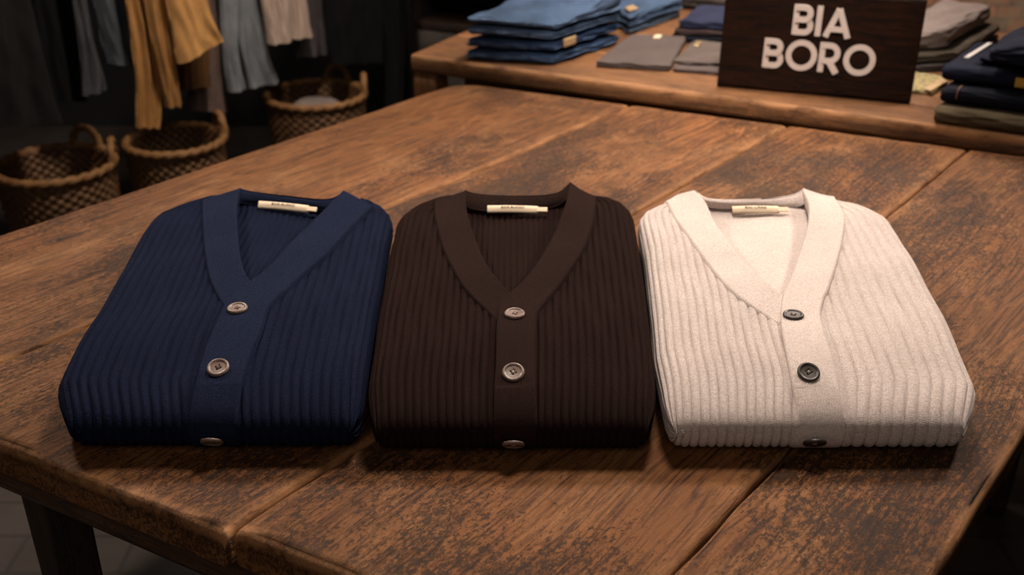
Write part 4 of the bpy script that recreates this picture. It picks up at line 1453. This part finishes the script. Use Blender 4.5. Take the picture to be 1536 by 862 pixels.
garment('coat', 'charcoal coat hanging over the tall dim basket', 'coat', [(-60, 190, 92, 184), (-62, 120, 72, 118), (-66, 60, 58, 58), (-70, 0, 44, 0)],  0.080, M['char_coat'], 2, 0.011, seed=1)
garment('trousers', 'plain black trousers hanging between charcoal coat and grey jeans', 'trousers', [(74, 152, 128, 150), (62, 80, 120, 80), (48, 0, 110, 0)],  0.000, M['black_cloth'], 2, 0.009, seed=2)
garment('jeans', 'narrow grey jeans leg hanging beside the slate jacket', 'jeans', [(123, 143, 158, 134), (122, 120, 158, 118), (117, 60, 140, 60), (107, 0, 130, 0)],  0.100, M['grey_denim'], 1.5, 0.007, seed=3)
garment('denim_jacket', 'slate blue denim jacket hanging beside the tan garments', 'jacket', [(160, 94, 219, 100), (155, 70, 208, 74), (150, 45, 200, 45), (142, 0, 188, 0)],  0.030, M['slate_denim'], 1.5, 0.011, seed=4)
garment('jacket', 'tan jacket hanging down in long folds beside the slate denim', 'jacket', [(202, 190, 236, 190), (202, 160, 240, 160), (200, 110, 240, 110), (192, 50, 232, 50), (186, 0, 222, 0)],  0.110, M['tan_cotton'], 2.5, 0.013, seed=5)
garment('shirt', 'tan shirt with a narrow sleeve hanging beside the ochre one', 'shirt', [(248, 160, 271, 156), (240, 120, 268, 118), (228, 60, 258, 60), (218, 0, 254, 0)],  0.165, M['tan_cotton'], 2, 0.011, seed=6)
garment('shirt', 'bright ochre shirt with a slanted lower edge', 'shirt', [(266, 96, 333, 60), (262, 76, 327, 48), (257, 40, 318, 28), (249, 0, 309, 0)],  0.220, M['ochre_cotton'], 1.2, 0.006, seed=7)
garment('jacket', 'dark brown jacket below the edge of the ochre shirt', 'jacket', [(268, 134, 312, 128), (262, 90, 312, 90), (256, 0, 308, 0)],  0.050, M['ochre_lining'], 1.5, 0.007, seed=8)
garment('skirt', 'mauve taupe pleated garment hanging behind the ochre shirt', 'skirt', [(280, 164, 341, 168), (284, 110, 334, 110), (282, 0, 324, 0)],  -0.020, M['mauve_cotton'], 4, 0.007, seed=9)
garment('jeans', 'faded blue jeans with frayed hem, the shorter leg toward the ochre shirt', 'jeans', [(344, 138, 367, 132), (338, 100, 360, 100), (334, 70, 356, 70), (330, 0, 355, 0)],  0.070, M['faded_denim'], 1.2, 0.007, seed=10)
garment('jeans', 'faded blue jeans with wide leg hanging beside the ecru shirts', 'jeans', [(371, 131, 418, 122), (362, 90, 405, 88), (352, 45, 396, 45), (346, 0, 386, 0)],  0.005, M['faded_denim'], 1.5, 0.009, seed=11)
garment('shirt', 'ecru shirt hanging next to the wide faded jeans', 'shirt', [(402, 66, 436, 62), (398, 40, 434, 40), (391, 0, 430, 0)],  0.080, M['ecru_cotton'], 2, 0.007, seed=12)
garment('shirt', 'ecru shirt hanging next to the dark grey cardigan', 'shirt', [(436, 58, 468, 54), (433, 30, 464, 30), (428, 0, 460, 0)],  0.020, M['ecru_cotton'], 2, 0.007, seed=13)
garment('long_cardigan', 'dark grey long cardigan hanging beside the ecru shirts', 'cardigan', [(440, 86, 494, 80), (450, 50, 488, 48), (448, 0, 480, 0)],  -0.045, M['grey_wool'], 2, 0.007, seed=14)
garment('coat', 'wide black coat hanging above the basket with the grey cloth', 'coat', [(496, 96, 572, 92), (490, 50, 572, 50), (484, 0, 570, 0)],  0.030, M['black_cloth'], 2.5, 0.011, seed=15)
garment('trousers', 'long black trousers at the end of the rail by the far table', 'trousers', [(576, 168, 600, 166), (572, 90, 606, 88), (566, 0, 608, 0)],  -0.030, M['black_cloth'], 2, 0.009, seed=16)

# ------------------------------------------------------------------ room
t = NT('floor_stone')
o = t.obj()
br = t.n('ShaderNodeTexBrick')
t.link(o, br.inputs['Vector'])
br.inputs['Scale'].default_value = 2.2
br.inputs['Color1'].default_value = (.036, .028, .023, 1); br.inputs['Color2'].default_value = (.041, .032, .027, 1)
br.inputs['Mortar'].default_value = (.022, .018, .015, 1); br.inputs['Mortar Size'].default_value = .012
n1 = t.noise(o, 6, 6, .65)
c = t.mix(t.ramp(n1, [(.35, .6), (.6, .0)]), br.outputs['Color'], (.026, .020, .017))
M['floor'] = t.done(c, .65, t.bump(n1, .3, .004), .3)

t = NT('dark_brick')
o = t.obj()
br = t.n('ShaderNodeTexBrick')
t.link(t.mapv(o, (1, 1, 1)), br.inputs['Vector'])
br.inputs['Scale'].default_value = 4.4
br.inputs['Color1'].default_value = (.19, .080, .042, 1); br.inputs['Color2'].default_value = (.085, .055, .038, 1)
br.inputs['Mortar'].default_value = (.06, .045, .035, 1); br.inputs['Mortar Size'].default_value = .018
n1 = t.noise(o, 14, 6, .65)
c = t.mix(t.ramp(n1, [(.4, .0), (.65, .6)]), br.outputs['Color'], (.14, .115, .075))
M['brick'] = t.done(c, .9, t.bump(t.math('ADD', br.outputs['Fac'], n1), -.5, .006), .2)
M['plaster'] = mat_plain('dark_plaster', (.0035, .0028, .0025), .9, var=.3, scale=8)


def slab(name, lo, hi, mat):
    lo, hi = np.array(lo, float), np.array(hi, float)
    v = np.array([[x, y, z_] for x in (0, 1) for y in (0, 1) for z_ in (0, 1)]) * (hi - lo) - (hi - lo) / 2
    f = [(0, 1, 3, 2), (4, 6, 7, 5), (0, 4, 5, 1), (2, 3, 7, 6), (0, 2, 6, 4), (1, 5, 7, 3)]
    ob = mesh(name, v, f, mat, None, smooth=False)
    ob.location = (lo + hi) / 2
    return prop(ob, kind='structure')


slab('floor', (-4.2, -1.5, -.1), (4.2, 6.2, 0), M['floor'])
wb = slab('wall_back', (-4.3, -.1, -1.5), (4.3, .1, 1.5), M['brick'])
wb.rotation_euler = (PI / 2, 0, 0)
# brick wall: own xy plane carries the brick pattern
me = wb.data
co_ = np.empty(len(me.vertices) * 3, np.float32); me.vertices.foreach_get('co', co_); co_ = co_.reshape(-1, 3)
co_ = co_[:, [0, 2, 1]] * np.array([1, 1, -1]); me.vertices.foreach_set('co', co_.ravel().astype(np.float32)); me.update()
wb.location = (0, 4.9, 1.5)
slab('wall_rear', (-2.7, 4.55, 0), (.75, 4.79, 3.0), M['plaster'])
slab('wall_left', (-2.9, -1.5, 0), (-2.7, 4.8, 3.0), M['plaster'])

# cabinet behind the far table
cb0 = np.array([-.40, 4.17])
cab = empty('cabinet', (*cb0, 0), math.atan2(d2[1], d2[0]), 'dark wooden shelf cabinet standing behind the jeans', 'cabinet')
CW, CD, CH = 1.35, .42, 1.15
def cbox(name, lo, hi, mat, r=.004):
    lo, hi = np.array(lo), np.array(hi)
    h_ = (hi - lo) / 2
    q, f, b = rbox(12, 6, 6, *h_, r)
    o = mesh(name, q, f, mat, cab, world=False)
    o.location = tuple((lo + hi) / 2)
    return o
cbox('side_panel', (0, 0, 0), (.03, CD, CH), M['cabinet']); cbox('side_panel', (CW - .03, 0, 0), (CW, CD, CH), M['cabinet'])
cbox('back_panel', (.03, CD - .02, 0), (CW - .03, CD, CH), M['cabinet'])
for z_ in (.06, .525, .72, CH - .03): cbox('shelf', (.03, 0, z_), (CW - .03, CD - .02, z_ + .03), M['back_leg'] if z_ == .72 else M['cabinet'])
M['drawer'] = mat_wood('greyed_drawer_wood', ((.022, .016, .013), (.040, .030, .025), (.06, .046, .037), (.066, .05, .04)), mottling=.4, seed=8)
for k in range(2):
    x0_, x1_ = .035 + k * (CW - .07) / 2, .035 + (k + 1) * (CW - .07) / 2 - .006
    dw = cbox('drawer', (x0_, .0, .095), (x1_, .02, .52), M['drawer'])
    v, f = tube([((-.05), -.022, 0), (-.05, -.032, 0), (.05, -.032, 0), (.05, -.022, 0)], .005, 8)
    hn = mesh('handle', v, f, M['steel'], dw, world=False)

# ------------------------------------------------------------------ light
def area(name, loc, target, size, power, col, spread=PI):
    l = bpy.data.lights.new(name, 'AREA')
    l.shape = 'DISK'; l.size = size; l.energy = power; l.color = col; l.spread = spread
    o = bpy.data.objects.new(name, l)
    o.location = loc
    o.rotation_euler = (Vector(target) - Vector(loc)).to_track_quat('-Z', 'Y').to_euler()
    COL.objects.link(o)
    return o


def spot(name, loc, target, power, col, angle, blend=.8, size=.06):
    l = bpy.data.lights.new(name, 'SPOT')
    l.energy = power; l.color = col; l.spot_size = math.radians(angle); l.spot_blend = blend; l.shadow_soft_size = size
    o = bpy.data.objects.new(name, l)
    o.location = loc
    o.rotation_euler = (Vector(target) - Vector(loc)).to_track_quat('-Z', 'Y').to_euler()
    COL.objects.link(o)
    return o


WARM = (1.0, .865, .755)
spot('table_spot', (.34, 2.10, 2.75), (.08, 1.36, .76), 205, WARM, 74, 1.0, .24)
spot('table_spot', (1.70, 2.55, 2.25), (.15, 1.42, .76), 205, WARM, 60, 1.0, .16)  # added side light, rakes across the ribs so their grooves darken
spot('table_spot', (-1.40, 2.55, 2.25), (.05, 1.42, .76), 165, WARM, 60, 1.0, .16)  # its opposite, also added to rake the ribs from the other side
spot('ceiling_spot_jeans', (.55, 2.7, 2.7), (.45, 2.75, .8), 190, WARM, 75, 1.0, .12)
spot('ceiling_spot_rail', (-.35, 2.3, 2.6), (-1.1, 3.3, .6), 230, WARM, 65, 1.0, .12)
spot('brick_fill', (1.9, 3.6, 2.6), (1.9, 4.8, .7), 480, WARM, 90, 1.0, .1)  # added light, lifts the dim brick wall
area('rear_fill', (.9, 3.7, 2.6), (.2, 1.5, .8), 1.2, 26, (1.0, .82, .68))  # added soft light from behind, puts sheen on the tabletop
spot('sign_fill', (.35, .9, 2.8), (.52, 2.55, .85), 230, WARM, 26, .8, .1)  # added frontal light so the board and its letters read bright
spot('cabinet_fill', (-.3, 3.2, 2.7), (-.1, 4.1, .5), 60, WARM, 60, 1.0, .1)  # added light to bring the cabinet out of the dark
area('front_fill', (-.3, -1.0, 2.6), (0, 1.4, .8), 1.8, 15, (1.0, .88, .78))
spot('floor_fill', (-1.6, .9, 2.6), (-1.3, 1.7, 0), 300, WARM, 40, 1.0, .1)  # added spot that brightens the floor corner; no floor lamp stands there

w = bpy.data.worlds.new('world')
S.world = w
w.use_nodes = True
w.node_tree.nodes['Background'].inputs[0].default_value = (1.0, .80, .64, 1)
w.node_tree.nodes['Background'].inputs[1].default_value = .012
